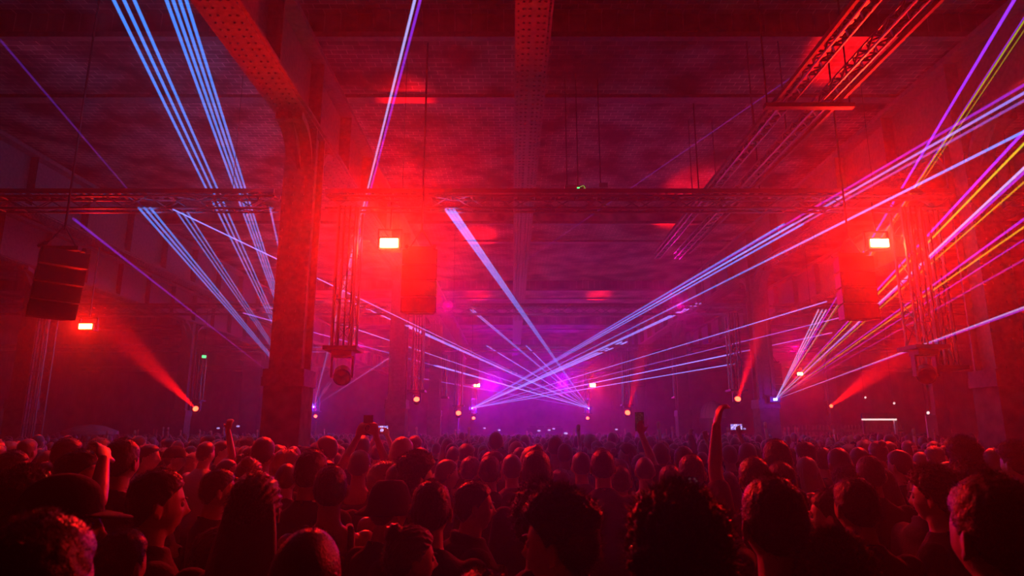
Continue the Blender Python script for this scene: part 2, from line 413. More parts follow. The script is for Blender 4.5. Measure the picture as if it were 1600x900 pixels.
# extra cable towers by the right column
p = P(1475, 583, 10.2); tower(p.x, p.y, p.z+.1, 'second vertical truss with cables, pressed against the nearest right column', .28)
p = P(1062, 620, 30); tower(p.x, p.y, p.z, 'distant vertical truss in front of the third right column', .4)
p = P(690, 620, 30); tower(p.x, p.y, p.z, 'distant vertical truss beside the third left column', .4)
p = P(60, 600, 18.6); tower(p.x, p.y, p.z-2.5, 'vertical truss in front of the red-lit far left column', .34)

# ------------------------------------------------------------------ strobes
def strobe(px, py, Y, wpx, hpx, power, mt, label, col=STROBE, hang=True):
    p = P(px, py, Y); W = wpx*Y/F; H = hpx*Y/F
    r = empty('strobe_light', p, label, 'stage light', 'red strobe lights')
    b = MB(); b.bbox(p.x-W*.62, p.x+W*.62, p.y, p.y+.16, p.z-H*.8, p.z+H*.8)
    for k in range(5): b.bbox(p.x-W*.5, p.x+W*.5, p.y+.155, p.y+.19, p.z-H*.7+k*H*.33, p.z-H*.6+k*H*.33)
    b.build('housing', M['black'], r)
    b = MB(); b.bbox(p.x-W/2, p.x+W/2, p.y-.02, p.y-.001, p.z-H/2, p.z+H/2); b.build('lamp_panel', mt, r)
    b = MB()
    for s in (-1, 1): b.box((p.x+s*W*.68, p.y+.08, p.z+H*.7), (.02, .04, H*2.2))
    b.box((p.x, p.y+.08, p.z+H*1.8), (W*1.4, .04, .02)); b.tube((p.x, p.y+.08, p.z+H*1.8), (p.x, p.y+.08, ZT+.02 if p.z < ZT-.4 and hang else 7.96), .014, n=8)
    b.build('bracket', M['black'], r)
    lamp('strobe_lamp', 'AREA', (p.x, p.y-.03, p.z), col, power, r, shape='RECTANGLE', size=W, size_y=H, spread=math.radians(150), aim=(p.x, p.y-10, p.z-1.6))
    return r
SP = 1.0
strobe(608, 380, 9.9, 28, 14, 560*SP, M['strobe'], 'blazing strobe hanging from the front truss left of centre')
strobe(1374, 380, 9.9, 28, 12, 560*SP, M['strobe'], 'blazing strobe hanging from the front truss at right')
strobe(134, 510, 12.5, 20, 8, 75*SP, M['strobe_far'], 'red strobe below the loudspeaker array at far left')
strobe(745, 602, 38.4, 9, 5, 170*SP, M['strobe_far'], 'small distant red strobe below the small centre left speakers')
strobe(926, 602, 38.4, 9, 5, 170*SP, M['strobe_far'], 'small distant red strobe right of the crossing laser beams')
strobe(1250, 584, 28.82, 8, 4, 110*SP, M['strobe_far'], 'small distant red strobe among the right laser beams')

# ------------------------------------------------------------------ loudspeaker arrays
def speaker_array(px0, px1, py0, py1, Y, n, yaw, label, curve=.0):
    c = P((px0+px1)/2, (py0+py1)/2, Y); top = P((px0+px1)/2, py0, Y).z; bot = P((px0+px1)/2, py1, Y).z
    W = (px1-px0)*Y*1.03/F; Hh = (top-bot)/n
    r = empty('loudspeaker_array', (c.x, c.y, top), label, 'loudspeaker', 'hanging loudspeaker arrays', 0)
    ca, sa = math.cos(yaw), math.sin(yaw)
    if abs(yaw) > .2: W *= .80
    D = W*.62
    def loc(x, y, z): return (c.x+x*ca-y*sa, c.y+x*sa+y*ca, z)
    for k in range(n):
        t = top-k*Hh; tl = curve*k
        b = MB()
        # wedge cabinet: front (local -y) tall, back shorter, tilting down the hang
        V = [loc(sx*W/2, -D/2+tl, t-.01) for sx in (-1, 1)]+[loc(sx*W/2, -D/2+tl*1.3, t-Hh+.008) for sx in (-1, 1)]
        V += [loc(sx*W*.36, D/2+tl, t-Hh*.12) for sx in (-1, 1)]+[loc(sx*W*.36, D/2+tl, t-Hh*.88) for sx in (-1, 1)]
        b.add(V, [(0, 1, 3, 2), (4, 6, 7, 5), (0, 4, 5, 1), (2, 3, 7, 6), (0, 2, 6, 4), (1, 5, 7, 3)])
        cab = b.build('cabinet', M['black'], r)
        b = MB()
        V = [loc(sx*W*.46, -D/2-.012+tl, t-.03) for sx in (-1, 1)]+[loc(sx*W*.46, -D/2-.012+tl*1.3, t-Hh+.03) for sx in (-1, 1)]
        V += [loc(sx*W*.46, -D/2+.005+tl, t-.03) for sx in (-1, 1)]+[loc(sx*W*.46, -D/2+.005+tl*1.3, t-Hh+.03) for sx in (-1, 1)]
        b.add(V, [(0, 1, 3, 2), (4, 6, 7, 5), (0, 4, 5, 1), (2, 3, 7, 6), (0, 2, 6, 4), (1, 5, 7, 3)])
        g = b.build('grille', M['grille'], r); g.parent = cab
    b = MB(); 
    for s in (-.4, .4):
        b.tube(loc(s*W, -.2*W, top+.05), loc(s*W, .2*W, top+.05), .03, n=6)
        b.tube(loc(s*W, 0, top+.0), (c.x, c.y, top+.35), .012, n=5)
    b.box((c.x, c.y, top+.04), (W*.85, .08, .06)); b.tube((c.x, c.y, top+.3), (c.x, c.y, 8.35), .015, n=6)
    b.build('rigging_frame', M['black'], r)
speaker_array(47, 130, 393, 497, 8.6, 4, math.radians(52), 'black hanging loudspeaker array at far left with stepped edges', .05)
speaker_array(630, 684, 393, 492, 9.55, 4, 0, 'black hanging loudspeaker array right of the left strobe')
speaker_array(1307, 1361, 403, 502, 9.5, 4, 0, 'black hanging loudspeaker array below the right strobe')
speaker_array(728, 748, 562, 601, 37, 5, 0, 'small distant loudspeaker array left of the laser crossing')
speaker_array(985, 1006, 566, 604, 36, 6, 0, 'small distant loudspeaker array right of the laser crossing')
speaker_array(1196, 1219, 568, 612, 24, 4, 0, 'small dark loudspeaker array at the source of the right laser fan')

# ------------------------------------------------------------------ lasers
def laser(px, py, Y, beams, label, power):
    s = P(px, py, Y); r = empty('laser_projector', s, label, 'laser', 'laser projectors')
    b = MB(); b.box(s+Vector((0, .2, 0)), (.3, .34, .16)); b.box(s+Vector((0, .2, .1)), (.36, .05, .04)); b.build('housing', M['black'], r)
    b = MB(); b.box(s+Vector((0, .02, 0)), (.10, .02, .06)); b.build('aperture', M['lens_blue'], r)
    b = MB(); b.tube(s+Vector((0, .2, .08)), s+Vector((0, .2, ZT-s.z)), .025, n=6); b.build('drop_pole', M['alu'], r)
    lamp('haze_fill_lamp', 'POINT', s+Vector((0, -.25, 0)), BLUE, power, r, shadow_soft_size=.01)  # added point fill that tints the haze blue around the projector
    for (ex, ey, eY, n, spread, wpx, mt, g0, g1) in beams:
        for k in range(n):
            off = (k-(n-1)/2)*spread
            e = P(ex+off, ey, eY)
            e0 = P(ex, ey, eY)
            mm = mt
            if isinstance(mt, tuple): mm = mt[k % len(mt)]
            depth = (e.y*CT+(e.z-CZ)*ST)
            r1 = wpx*depth/F/2; r0 = max(.016, r1*.45) if Y > 25 else max(.010, r1*.45)
            mb = MB(); mb.tube(s, e, r0, r1, n=10, cap=False, segs=14)
            att = np.concatenate(mb.att)
            ob = mb.build('beam', BM[mm], r, smooth=True)
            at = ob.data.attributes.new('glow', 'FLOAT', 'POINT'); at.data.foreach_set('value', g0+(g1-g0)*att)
S1 = [(175, -40, 6.6, 3, 17, 7.0, 'blue', .9, .55), (262, -40, 6.6, 4, 11, 7.0, 'blue', .9, .55),
      (226, 325, 9.8, 3, 9, 4.5, 'blue', .9, .75), (0, 62, 6.5, 1, 4, 4.5, 'faint', 1, 1), (285, 332, 9.8, 3, 8, 3.5, 'blue', .8, .6),
      (422, 325, 9.8, 1, 6, 4, 'blue', .8, .6), (115, 342, 9.8, 1, 5, 5, 'purple', .6, .7),
      (660, -30, 6.8, 2, 9, 6, ('white', 'purple'), .8, .8), (560, 372, 9.8, 2, 7, 4, 'white', .6, .5),
      (607, 560, 19, 1, 5, 3, 'thin', 1, 1), (515, 598, 30, 2, 4, 2, 'thin', .8, .8), (1235, 122, 10, 1, 5, 2.2, 'faint', .9, .6)]
laser(490, 636, 38.5, S1, 'laser projector behind the nearest left column fanning blue beams up to the left', 130)
S3 = [(703, 328, 9.8, 3, 6, 5.5, 'blue', .8, 1.0), (737, 484, 19.3, 2, 4, 2.4, 'blue', .6, .6), (822, 540, 28.7, 1, 4, 2.2, 'thin', 1, 1),
      (270, 327, 9.8, 1, 4, 2.6, 'thin', 1, .8), (545, 470, 19, 1, 4, 2.2, 'thin', 1, .8), (535, 507, 19, 1, 4, 1.8, 'thin', 1, .7),
      (380, 489, 15, 1, 4, 2.2, 'dim', 1, 1), (635, 508, 19, 2, 4, 2.2, 'thin', 1, .8), (680, 571, 28, 2, 4, 1.8, 'thin', 1, .8),
      (760, 540, 28.7, 1, 4, 2.0, 'thin', 1, .8), (640, 588, 28, 1, 4, 1.8, 'dim', 1, .8)]
laser(921, 638, 38.7, S3, 'laser projector right of centre fanning blue beams up to the left', 420)
S2 = [(1625, 131, 6.8, 3, 22, 6.0, ('purple', 'thin', 'dim'), .8, .42), (1240, 350, 9.6, 3, 15, 3.8, 'blue', .8, .45), (1625, 193, 7., 1, 5, 6.0, 'blue', .55, .42),
      (1092, 474, 19.3, 2, 6, 2.6, 'thin', 1, .9), (976, 534, 28.7, 2, 8, 2.4, 'thin', 1, .9), (1292, 471, 16, 1, 4, 2.2, 'thin', 1, .7),
      (1330, 492, 16, 1, 4, 2.0, 'dim', 1, .9), (1300, 520, 18, 1, 4, 2.0, 'dim', 1, .9), (1150, 568, 24, 1, 4, 1.8, 'thin', 1, .8),
      (1145, 553, 24, 1, 4, 1.8, 'thin', 1, .8)]
laser(737, 638, 38.7, S2, 'laser projector left of centre fanning blue beams up to the right', 420)
S4 = [(1285, 484, 13.6, 3, 6, 2.8, 'white', 1, .9), (1610, 195, 7.5, 1, 5, 6, 'purple', 1, 1.2), (1618, 206, 7.5, 1, 5, 5, 'yellow', 1, 1.2),
      (1610, 257, 7.5, 2, 8, 5.5, ('white', 'purple'), .9, .8), (1626, 262, 7.5, 1, 5, 4, 'yellow', .8, .7),
      (1610, 335, 7.5, 1, 5, 5, 'purple', 1, .9), (1614, 345, 7.5, 1, 5, 4, 'yellow', 1, .9), (1610, 368, 7.5, 1, 5, 3.4, 'purple', .9, .6),
      (1610, 400, 7.5, 1, 5, 4, 'faint', 2, 2), (1610, 478, 7.5, 2, 9, 4, ('white', 'purple'), .9, .7),
      (1605, -34, 6.6, 1, 5, 6.5, 'purple', .9, 1.1), (1640, -34, 6.6, 1, 5, 3, 'purple', .5, .5), (1655, -34, 6.6, 1, 5, 3, 'yellow', .4, .3), (1625, -5, 6.8, 1, 4, 3.6, 'yellow', .8, .6)]
laser(1212, 624, 19., S4, 'laser projector at right fanning violet, white and yellow-green beams up to the right', 12)

# wash lights over the far stage (purple glow behind the crossing beams), then added magenta and crimson fills
def wash(p, col, power, label, cone=150):
    r = empty('wash_light', p, label, 'stage light', 'stage wash lights')
    b = MB(); b.lathe(p+Vector((0, .15, 0)), p+Vector((0, -.1, 0)), [(0, .06), (.2, .12), (1, .15)], 14); b.build('can', M['black'], r, smooth=True)
    b = MB(); b.tube(p+Vector((0, -.1, 0)), p+Vector((0, -.115, 0)), .07, n=14); b.build('lens', emis('wash_lens', col, .25), r)
    b = MB(); b.tube(p+Vector((0, .05, 0)), Vector((p.x, p.y+.05, ZT if p.y < 40 else 8.35)), .012, n=6); b.build('hanger', M['black'], r)
    lamp('wash_lamp', 'SPOT', p+Vector((0, -.16, 0)), col, power, r, aim=p+Vector((0, -10, -.5)), spot_size=math.radians(cone), spot_blend=.6, shadow_soft_size=.015)
wash(P(770, 600, 46), (.42, .0, 1.0), 1300, 'purple wash light over the far stage, left one')
wash(P(880, 600, 46), (.42, .0, 1.0), 1300, 'purple wash light over the far stage, right one')
wash(P(700, 478, 19.4), (.8, .0, .35), 170, 'added magenta fill light on the second truss at left')  # magenta pair added as fill for the hall's ambient glow
wash(P(1060, 480, 19.4), (.8, .0, .35), 170, 'added magenta fill light on the second truss at right')
wash(P(560, 545, 29.2), (.9, .0, .25), 300, 'added crimson fill light on the third truss left of centre')  # crimson pair added as fill for the red haze farther back
wash(P(1240, 545, 29.2), (.9, .0, .25), 300, 'added crimson fill light on the third truss at right')

# ------------------------------------------------------------------ far end, bar, parasol, signs
r = empty('dj_booth', (2.2, 47., 0), 'distant DJ stage and booth under the crossing laser beams', 'stage')
b = MB(); b.bbox(-2.8, 6.9, 45, 52, 0, 1.15); b.build('stage_deck', M['black'], r)
b = MB(); b.bbox(1.0, 3.4, 45.4, 46.1, 1.15, 2.15); b.build('booth_front', M['black'], r)
b = MB(); b.bbox(.9, 3.5, 45.3, 46.5, 2.15, 2.2); b.build('table_top', M['alu'], r)
for k in range(4): MB().bbox(1.2+.55*k, 1.6+.55*k, 45.6, 45.95, 2.2, 2.28).build('player_deck', M['black'], r)

# grey domed shell far right of centre
c = P(1114, 654, 44); R_ = 20*44/F; dome_xy = (c.x, c.y)
r = empty('dome', (c.x, c.y, 0), 'pale grey domed shell glowing faintly in the distance at right of centre', 'dome')
b = MB(); V = []; nu, nv = 28, 12
for j in range(nv+1):
    ph = math.pi/2*j/nv
    for i in range(nu):
        th = 2*math.pi*i/nu; V.append((c.x+R_*math.cos(ph)*math.cos(th), c.y+R_*math.cos(ph)*math.sin(th), c.z+R_*1.35*math.sin(ph)))
b.add(V, [(j*nu+i, j*nu+(i+1) % nu, (j+1)*nu+(i+1) % nu, (j+1)*nu+i) for j in range(nv) for i in range(nu)])
b.build('shell', M['canvas'], r, smooth=True)
for k in range(0, 10):
    a = math.pi*k/9+math.pi; bb = MB()
    for j in range(8):
        p0, p1 = [Vector((c.x+1.012*R_*math.cos(q)*math.cos(a), c.y+1.012*R_*math.cos(q)*math.sin(a), c.z+R_*1.36*math.sin(q))) for q in (math.pi/2*j/8, math.pi/2*(j+1)/8)]
        bb.tube(p0, p1, .02, n=5)
    bb.build('rib', M['alu'], r)
b = MB(); b.lathe((c.x, c.y, 0), (c.x, c.y, c.z+.02), [(0, R_*.9), (1, R_*1.02)], 24); b.build('plinth', M['black'], r)
lamp('dome_spot_lamp', 'SPOT', (c.x-1.2, c.y-3.2, c.z-.4), (1., .5, .7), 25, r, aim=(c.x, c.y, c.z+.6), spot_size=1.0, spot_blend=.5, shadow_soft_size=.05)  # free spot aimed at the dome shell, no fixture built for it

# parasol over the crowd far left
c = P(143, 664, 24); para_xy = (c.x, c.y)
r = empty('parasol', (c.x, c.y, 0), 'wide flat canopy parasol standing above the far left crowd', 'parasol')
b = MB(); b.tube((c.x, c.y, 0), (c.x, c.y, c.z), .03, n=8); b.build('pole', M['alu'], r)
b = MB(); n = 16; Vr = [(0, 0), (.45, -.06), (.9, -.24), (.9, -.34)]
V = [(c.x+rr*math.cos(2*math.pi*i/n)*(.97 if i % 2 else 1), c.y+rr*math.sin(2*math.pi*i/n)*(.97 if i % 2 else 1), c.z+.02+dz) for rr, dz in Vr[1:] for i in range(n)]+[(c.x, c.y, c.z+.02)]
b.add(V, [(k*n+i, k*n+(i+1) % n, (k+1)*n+(i+1) % n, (k+1)*n+i) for k in range(2) for i in range(n)]+[(3*n, (i+1) % n, i) for i in range(n)])
b.build('canopy', M['canvas'], r)

# bar fascias with light strips at right, screens of slats, small lamps
def bar(px0, px1, py, Y, label, leg=True):
    a, c = P(px0, py, Y), P(px1, py, Y)
    r = empty('bar_gantry', ((a.x+c.x)/2, Y, 0), label, 'bar', 'lit bars at right')
    b = MB(); b.bbox(a.x, c.x, Y, Y+.12, a.z+.05, a.z+.28); b.build('fascia', M['black'], r)
    b = MB(); b.bbox(a.x, c.x, Y-.02, Y+.1, a.z-.02, a.z+.05); b.build('light_strip', M['led_white'], r)
    for xx, mm in ((a.x+.05, 'black'), (c.x-.05, 'white_p')):
        MB().bbox(xx-.05, xx+.05, Y, Y+.1, 0, a.z-.02).build('post', M[mm], r)
    b = MB(); b.bbox(a.x, c.x, Y+.3, Y+1, 0, 1.1); b.build('counter', M['black'], r)
bar(1348, 1401, 656, 30, 'bar with a thin white light strip between the two right columns')
bar(1560, 1610, 656, 26, 'bar with a thin white light strip at the right edge')
for px, py, Y, d in ((1397, 630, 30, 'above the middle bar'), (1450, 645, 22, 'left of the nearest right column foot'), (1566, 620, 26, 'right of the nearest right column'), (1352, 621, 32, 'on the dark wall right of the small red mover')):
    p = P(px, py, Y); r = empty('spot_lamp', p, 'tiny white spot lamp %s' % d, 'lamp', 'tiny white lamps at right')
    b = MB(); b.lathe(p+Vector((0, .12, .04)), p, [(0, .03), (.5, .06), (1, .07)], 10); b.build('can', M['black'], r)
    b = MB(); b.tube(p+Vector((0, -.001, 0)), p+Vector((0, -.012, -.004)), .05, n=10); b.build('bulb', M['led_white'], r)
    b = MB(); b.tube(p+Vector((0, .08, .04)), (p.x, p.y+.08, 8.35), .01, n=5); b.build('drop_rod', M['black'], r)
p = P(1457, 666, 22); r = empty('banner_board', (p.x, p.y, 0), 'pale upright board standing behind the crowd by the nearest right column', 'board')
b = MB(); b.bbox(p.x-.17, p.x+.17, p.y, p.y+.05, .4, p.z+.35); b.build('panel', M['white_p'], r)
b = MB(); b.bbox(p.x-.2, p.x+.2, p.y-.15, p.y+.2, 0, .06); b.bbox(p.x-.03, p.x+.03, p.y+.05, p.y+.09, 0, 1.2); b.build('stand', M['black'], r)
a, c = P(1335, 672, 31.5), P(1415, 672, 31.5)
r = empty('slatted_screen', ((a.x+c.x)/2, 31.5, 0), 'dark screen of upright slats behind the crowd at right', 'screen')
b = MB(); b.bbox(a.x-3, c.x, 31.45, 31.5, 1.9, 2.0); b.bbox(a.x-3, c.x, 31.45, 31.5, .3, .4); x_ = a.x-3
while x_ < c.x: b.bbox(x_, x_+.06, 31.5, 31.53, .0, 2.2); x_ += .16
b.build('slats', M['steel'], r)

def sign(px, py, Y, w_, h_, m, label, nm='junction_box', cat='box', top=7.96):
    p = P(px, py, Y); b = MB(); W, H = w_*Y/F, h_*Y/F
    r = empty(nm, p, label, cat); b.bbox(p.x-W/2, p.x+W/2, p.y, p.y+.1, p.z-H/2, p.z+H/2); b.build('case', m, r)
    b = MB(); b.tube((p.x-W*.3, p.y+.05, p.z+H/2), (p.x-W*.3, p.y+.05, top), .01, n=5); b.build('hanger', M['black'], r)
    return r, p, W, H
sign(892, 295, 10.6, 20, 14, M['canvas'], 'pale square junction box above the front truss, left of the green emergency light')
sign(943, 289, 10.6, 14, 8, M['canvas'], 'small pale junction box above the front truss, right of the green emergency light')
r, p, W, H = sign(908, 294, 10.4, 15, 9, M['black'], 'small green-lit emergency light above the middle of the front truss', 'emergency_light', 'light')
b = MB(); b.bbox(p.x-W*.45, p.x-W*.18, p.y-.02, p.y, p.z-H*.4, p.z+H*.1); b.build('led_panel', M['green'], r)
b = MB(); b.tube((p.x-W*.2, p.y-.02, p.z+H*.1), (p.x+W*.25, p.y-.02, p.z+H*.45), .006, n=5); b.tube((p.x+W*.25, p.y-.02, p.z+H*.45), (p.x+W*.45, p.y-.02, p.z-H*.1), .006, n=5)
b.tube((p.x+W*.45, p.y-.02, p.z-H*.1), (p.x-W*.2, p.y-.02, p.z-H*.35), .006, n=5); b.build('lit_edge', emis('green_edge', (.25, .6, .1), .8), r)
r, p, W, H = sign(318, 557, 27, 5, 4, M['green'], 'tiny green exit light on the far left truss', 'exit_light', 'light', 8.35)

# ------------------------------------------------------------------ people
def smooth(t): t = np.clip(t, 0, 1); return t*t*(3-2*t)
def head_pts(D):
    """D: (n,3) unit directions (x right, y face, z up) -> head surface about the skull centre"""
    x, y, z = D[:, 0], D[:, 1], D[:, 2]
    X = x*.077; Y = y*.096; Z = z*.115
    Y = np.where(y < 0, Y*(1.03+.07*smooth(z+.4)), Y)
    X *= 1+.04*np.exp(-((z-.25)/.35)**2)*(y < .3)
    t = smooth((-.12-z)/.75)
    X *= 1-.34*t*(np.clip(y, -1, 1)*.5+.6)
    Y = np.where(y < 0, Y*(1-.42*t), Y*(1+.03*t))
    Y -= np.where(y > .55, (y-.55)*.012, 0)
    f = (y > 0)
    g = lambda cx, sx, cz, sz: np.exp(-((X-cx)/sx)**2-((Z-cz)/sz)**2)*f
    Y += .021*g(0, .011, -.028, .012)+.016*g(0, .009, -.012, .018)+.006*g(0, .008, .008, .014)   # nose
    Y += .006*g(-.012, .006, -.033, .006)+.006*g(.012, .006, -.033, .006)
    Y -= .011*(g(.032, .015, .006, .011)+g(-.032, .015, .006, .011))                              # sockets
    Y += .004*(g(.030, .022, .024, .007)+g(-.030, .022, .024, .007))                              # brow
    Y += .006*g(0, .019, -.056, .006)+.006*g(0, .017, -.067, .006)-.003*g(0, .02, -.0615, .003)   # lips
    Y -= .004*g(0, .02, -.079, .006); Y += .009*g(0, .018, -.096, .013)                           # chin
    X += np.sign(x)*.004*g(.045, .02, -.022, .016)+np.sign(x)*.004*g(-.045, .02, -.022, .016)
    return np.stack([X, Y, Z], 1)
HC = np.array([0, .012, 1.635])
def sph(nu, nv):
    V = [(0, 0, 1)]
    for j in range(1, nv):
        ph = math.pi*j/nv
        for i in range(nu):
            th = 2*math.pi*i/nu; V.append((math.sin(ph)*math.cos(th), math.sin(ph)*math.sin(th), math.cos(ph)))
    V.append((0, 0, -1)); Fc = [(0, 1+i, 1+(i+1) % nu) for i in range(nu)]
    for j in range(nv-2):
        o = 1+j*nu; Fc += [(o+i, o+nu+i, o+nu+(i+1) % nu, o+(i+1) % nu) for i in range(nu)]
    o = 1+(nv-2)*nu; L_ = len(V)-1
    Fc += [(o+(i+1) % nu, o+i, L_) for i in range(nu)]
    return np.array(V, float), Fc

def remesh(mb, voxel, name, mats, it=3):
    me = mb.mesh(name, mats); o = bpy.data.objects.new(name, me); C.objects.link(o)
    md = o.modifiers.new('r', 'REMESH'); md.mode = 'VOXEL'; md.voxel_size = voxel; md.use_smooth_shade = True
    ms = o.modifiers.new('s', 'SMOOTH'); ms.factor = .5; ms.iterations = it
    dg = bpy.context.evaluated_depsgraph_get(); dg.update()
    out = bpy.data.meshes.new_from_object(o.evaluated_get(dg)); out.name = name
    bpy.data.objects.remove(o); bpy.data.meshes.remove(me)
    out.materials.clear()
    for m in (mats if isinstance(mats, list) else [mats]): out.materials.append(m)
    out.polygons.foreach_set('use_smooth', [True]*len(out.polygons))
    return out

def hand(mb, w_, d, nrm, curl=.5, side=1):
    """w_ wrist, d direction of the palm, nrm palm normal (the way fingers curl), side = which side the thumb is"""
    w_ = Vector(w_); d = Vector(d).normalized(); nrm = Vector(nrm); nrm = (nrm-d*nrm.dot(d)).normalized(); sd = d.cross(nrm)*side
    Rm = Matrix((sd, nrm, d)).transposed()
    mb.ball(w_+d*.05, (.042, .016, .052), 12, 8, R=Rm.to_4x4())
    for k, (off, ln) in enumerate(((.030, .072), (.011, .082), (-.009, .076), (-.028, .060))):
        p = w_+d*.088+sd*off; dd = d+sd*off*2.5; pts = [(p-d*.02, .010), (p, .0095)]; a = curl*.5
        for s_, f_ in enumerate((.42, .33, .25)):
            dr = (dd.normalized()*math.cos(a)+nrm*math.sin(a)); p = p+dr*ln*f_; pts.append((p, .009-.0009*s_)); a += curl*.9
        mb.limb(pts, 8)
    p = w_+d*.03+sd*.035; dr = (sd*.8+d*.75+nrm*.35).normalized()
    mb.limb([(w_+d*.02+sd*.02, .013), (p, .012), (p+dr*.034, .0105), (p+dr*.034+(dr+nrm*.5+d*.3).normalized()*.027, .009)], 8)

S_ = .182
POSE = {  # per side (-1 left, +1 right): shoulder, elbow, wrist, hand dir, palm normal, curl
    'down': {k: ((k*S_, -.015, 1.395), (k*.235, -.04, 1.10), (k*.225, .06, .87), (-k*.1, .2, -1), (-k, .1, 0), .5) for k in (-1, 1)},
}
def pose(**k): d = dict(POSE['down']); d.update(k); return d
POSE['both_up'] = {k: ((k*S_, .0, 1.42), (k*.20, .20, 1.60), (k*.075, .25, 1.86), (-k*.25, .1, 1), (-k*.5, .8, 0), .9) for k in (-1, 1)}
POSE['both_mid'] = {k: ((k*S_, .0, 1.40), (k*.27, .20, 1.40), (k*.14, .34, 1.66), (-k*.35, .12, 1), (-k*.6, .6, 0), .9) for k in (-1, 1)}
POSE['raise_l'] = dict(POSE['down']); POSE['raise_l'][-1] = ((-S_, .0, 1.42), (-.23, .16, 1.62), (-.30, .26, 1.86), (-.15, .1, 1), (.3, .9, 0), .9)
POSE['wave_l'] = dict(POSE['down']); POSE['wave_l'][-1] = ((-S_, .0, 1.42), (-.205, .05, 1.69), (-.185, .04, 1.93), (.25, 0, 1), (1, .1, -.3), .85)
POSE['hand_head'] = dict(POSE['down']); POSE['hand_head'][1] = ((S_, .0, 1.42), (.30, .16, 1.56), (.12, .13, 1.72), (-.7, -.2, .5), (0, -.5, -.8), .5)
POSE['fist_r'] = dict(POSE['down']); POSE['fist_r'][1] = ((S_, .0, 1.42), (.24, .12, 1.62), (.18, .10, 1.88), (0, .1, 1), (-.2, 1, 0), 1.5)

TORSO = [(0, -.02, 1.475, .075, .062), (0, -.022, 1.45, .115, .075), (0, -.02, 1.42, .168, .088), (0, -.01, 1.37, .185, .104), (0, 0, 1.28, .176, .118),
         (0, 0, 1.15, .160, .112), (0, 0, 1.04, .150, .106), (0, -.005, .94, .165, .116), (0, -.005, .84, .158, .112), (0, 0, .80, .12, .09)]
def body_mesh(ps, hi, name):
    b = MB()
    D, Fc = sph(96, 72) if hi else sph(32, 24)
    b.add(head_pts(D)+HC, [f[::-1] if False else f for f in Fc])
    for s in (-1, 1):                                   # ears
        Rm = Matrix.Rotation(s*math.radians(26), 4, 'Z') @ Matrix.Rotation(math.radians(-8), 4, 'X')
        c = HC+np.array([s*.083, -.012, -.010])
        b.ball(c, (.0075, .017, .030), 12, 10, R=Rm)
        b.ball(c+np.array([s*.006, -.009, .004]), (.006, .009, .026), 10, 8, R=Rm)
        b.ball(c+np.array([s*.003, .004, -.022]), (.006, .009, .011), 10, 8, R=Rm)
    b.loft([(0, .005, 1.60, .050, .052), (0, -.004, 1.55, .054, .056), (0, -.014, 1.50, .057, .060), (0, -.02, 1.46, .075, .066), (0, -.022, 1.435, .12, .078)])
    b.loft([(a, c, z, hw*.985, hd*.985) for a, c, z, hw, hd in TORSO])
    for s in (-1, 1):
        sh, el, wr, hd, pn, cu = ps[s]
        m1 = Vector(sh).lerp(Vector(el), .45); m2 = Vector(el).lerp(Vector(wr), .3)
        b.limb([(sh, .054), (m1, .047), (el, .038), (m2, .038), (wr, .025)], 14)
        hand(b, wr, hd, pn, cu, side=1 if Vector(hd).cross(Vector(pn)).dot(Vector((-s, .3, .2))) > 0 else -1)
        b.limb([((s*.085, 0, .86), .088), ((s*.092, .01, .66), .074), ((s*.098, .015, .48), .054), ((s*.10, -.01, .32), .053), ((s*.10, -.02, .10), .036)], 14)
        b.limb([((s*.10, -.045, .045), .038), ((s*.11, .05, .042), .038), ((s*.115, .14, .032), .030)], 10)
    return remesh(b, .0056 if hi else .012, name, M['skin'], 2 if hi else 1)
def shirt_mesh(ps, kind, hi, name, m):
    b = MB(); g = {'tshirt': .012, 'tank': .008, 'jacket': .026}[kind]
    if kind == 'tank':
        b.loft([(a, c, z, hw+g, hd+g) for a, c, z, hw, hd in TORSO[3:8]]+[(0, 0, .84, .175, .13)])
        for s in (-1, 1): b.limb([((s*.10, .085, 1.38), .024), ((s*.105, .02, 1.462), .022), ((s*.105, -.07, 1.44), .024), ((s*.10, -.10, 1.36), .028)], 8)
    else:
        b.loft([(0, -.018, 1.487, .066+g*.6, .064+g*.4)]+[(a, c, z, hw+g, hd+g) for a, c, z, hw, hd in TORSO[1:8]]+[(0, 0, .84, .178+g*.4, .134+g*.4)])
        n = 18                                            # collar / neckband
        rr = .0075 if kind == 'tshirt' else .02
        for i in range(n):
            a0, a1 = 2*math.pi*i/n, 2*math.pi*(i+1)/n
            q = [(( .068+g*.3)*math.cos(a), -.018+(.064+g*.3)*math.sin(a), 1.485-.022*math.sin(a)+(.012 if kind == 'jacket' else 0)) for a in (a0, a1)]
            b.limb([(q[0], rr), (q[1], rr)], 6)
        if kind == 'jacket': b.ball((0, -.115, 1.43), (.11, .045, .06), 14, 10)
        for s in (-1, 1):
            sh, el, wr = [Vector(q) for q in ps[s][:3]]
            if kind == 'tshirt': b.limb([(sh, .054+g), (sh.lerp(el, .3), .052+g), (sh.lerp(el, .62), .053+g)], 14)
            else: b.limb([(sh, .056+g), (sh.lerp(el, .5), .047+g), (el, .042+g), (el.lerp(wr, .5), .038+g), (el.lerp(wr, .93), .03+g*.8)], 14)
    return remesh(b, .011 if hi else .018, name, m, 2)
def trouser_mesh(name, m):
    b = MB(); b.loft([(0, -.005, .96, .158, .118), (0, -.005, .90, .178, .132), (0, 0, .82, .172, .13), (0, 0, .78, .12, .1)])
    for s in (-1, 1): b.limb([((s*.085, 0, .86), .096), ((s*.092, .01, .66), .084), ((s*.098, .01, .48), .070), ((s*.10, -.01, .3), .064), ((s*.10, -.015, .12), .056)], 14)
    return remesh(b, .02, name, m, 2)

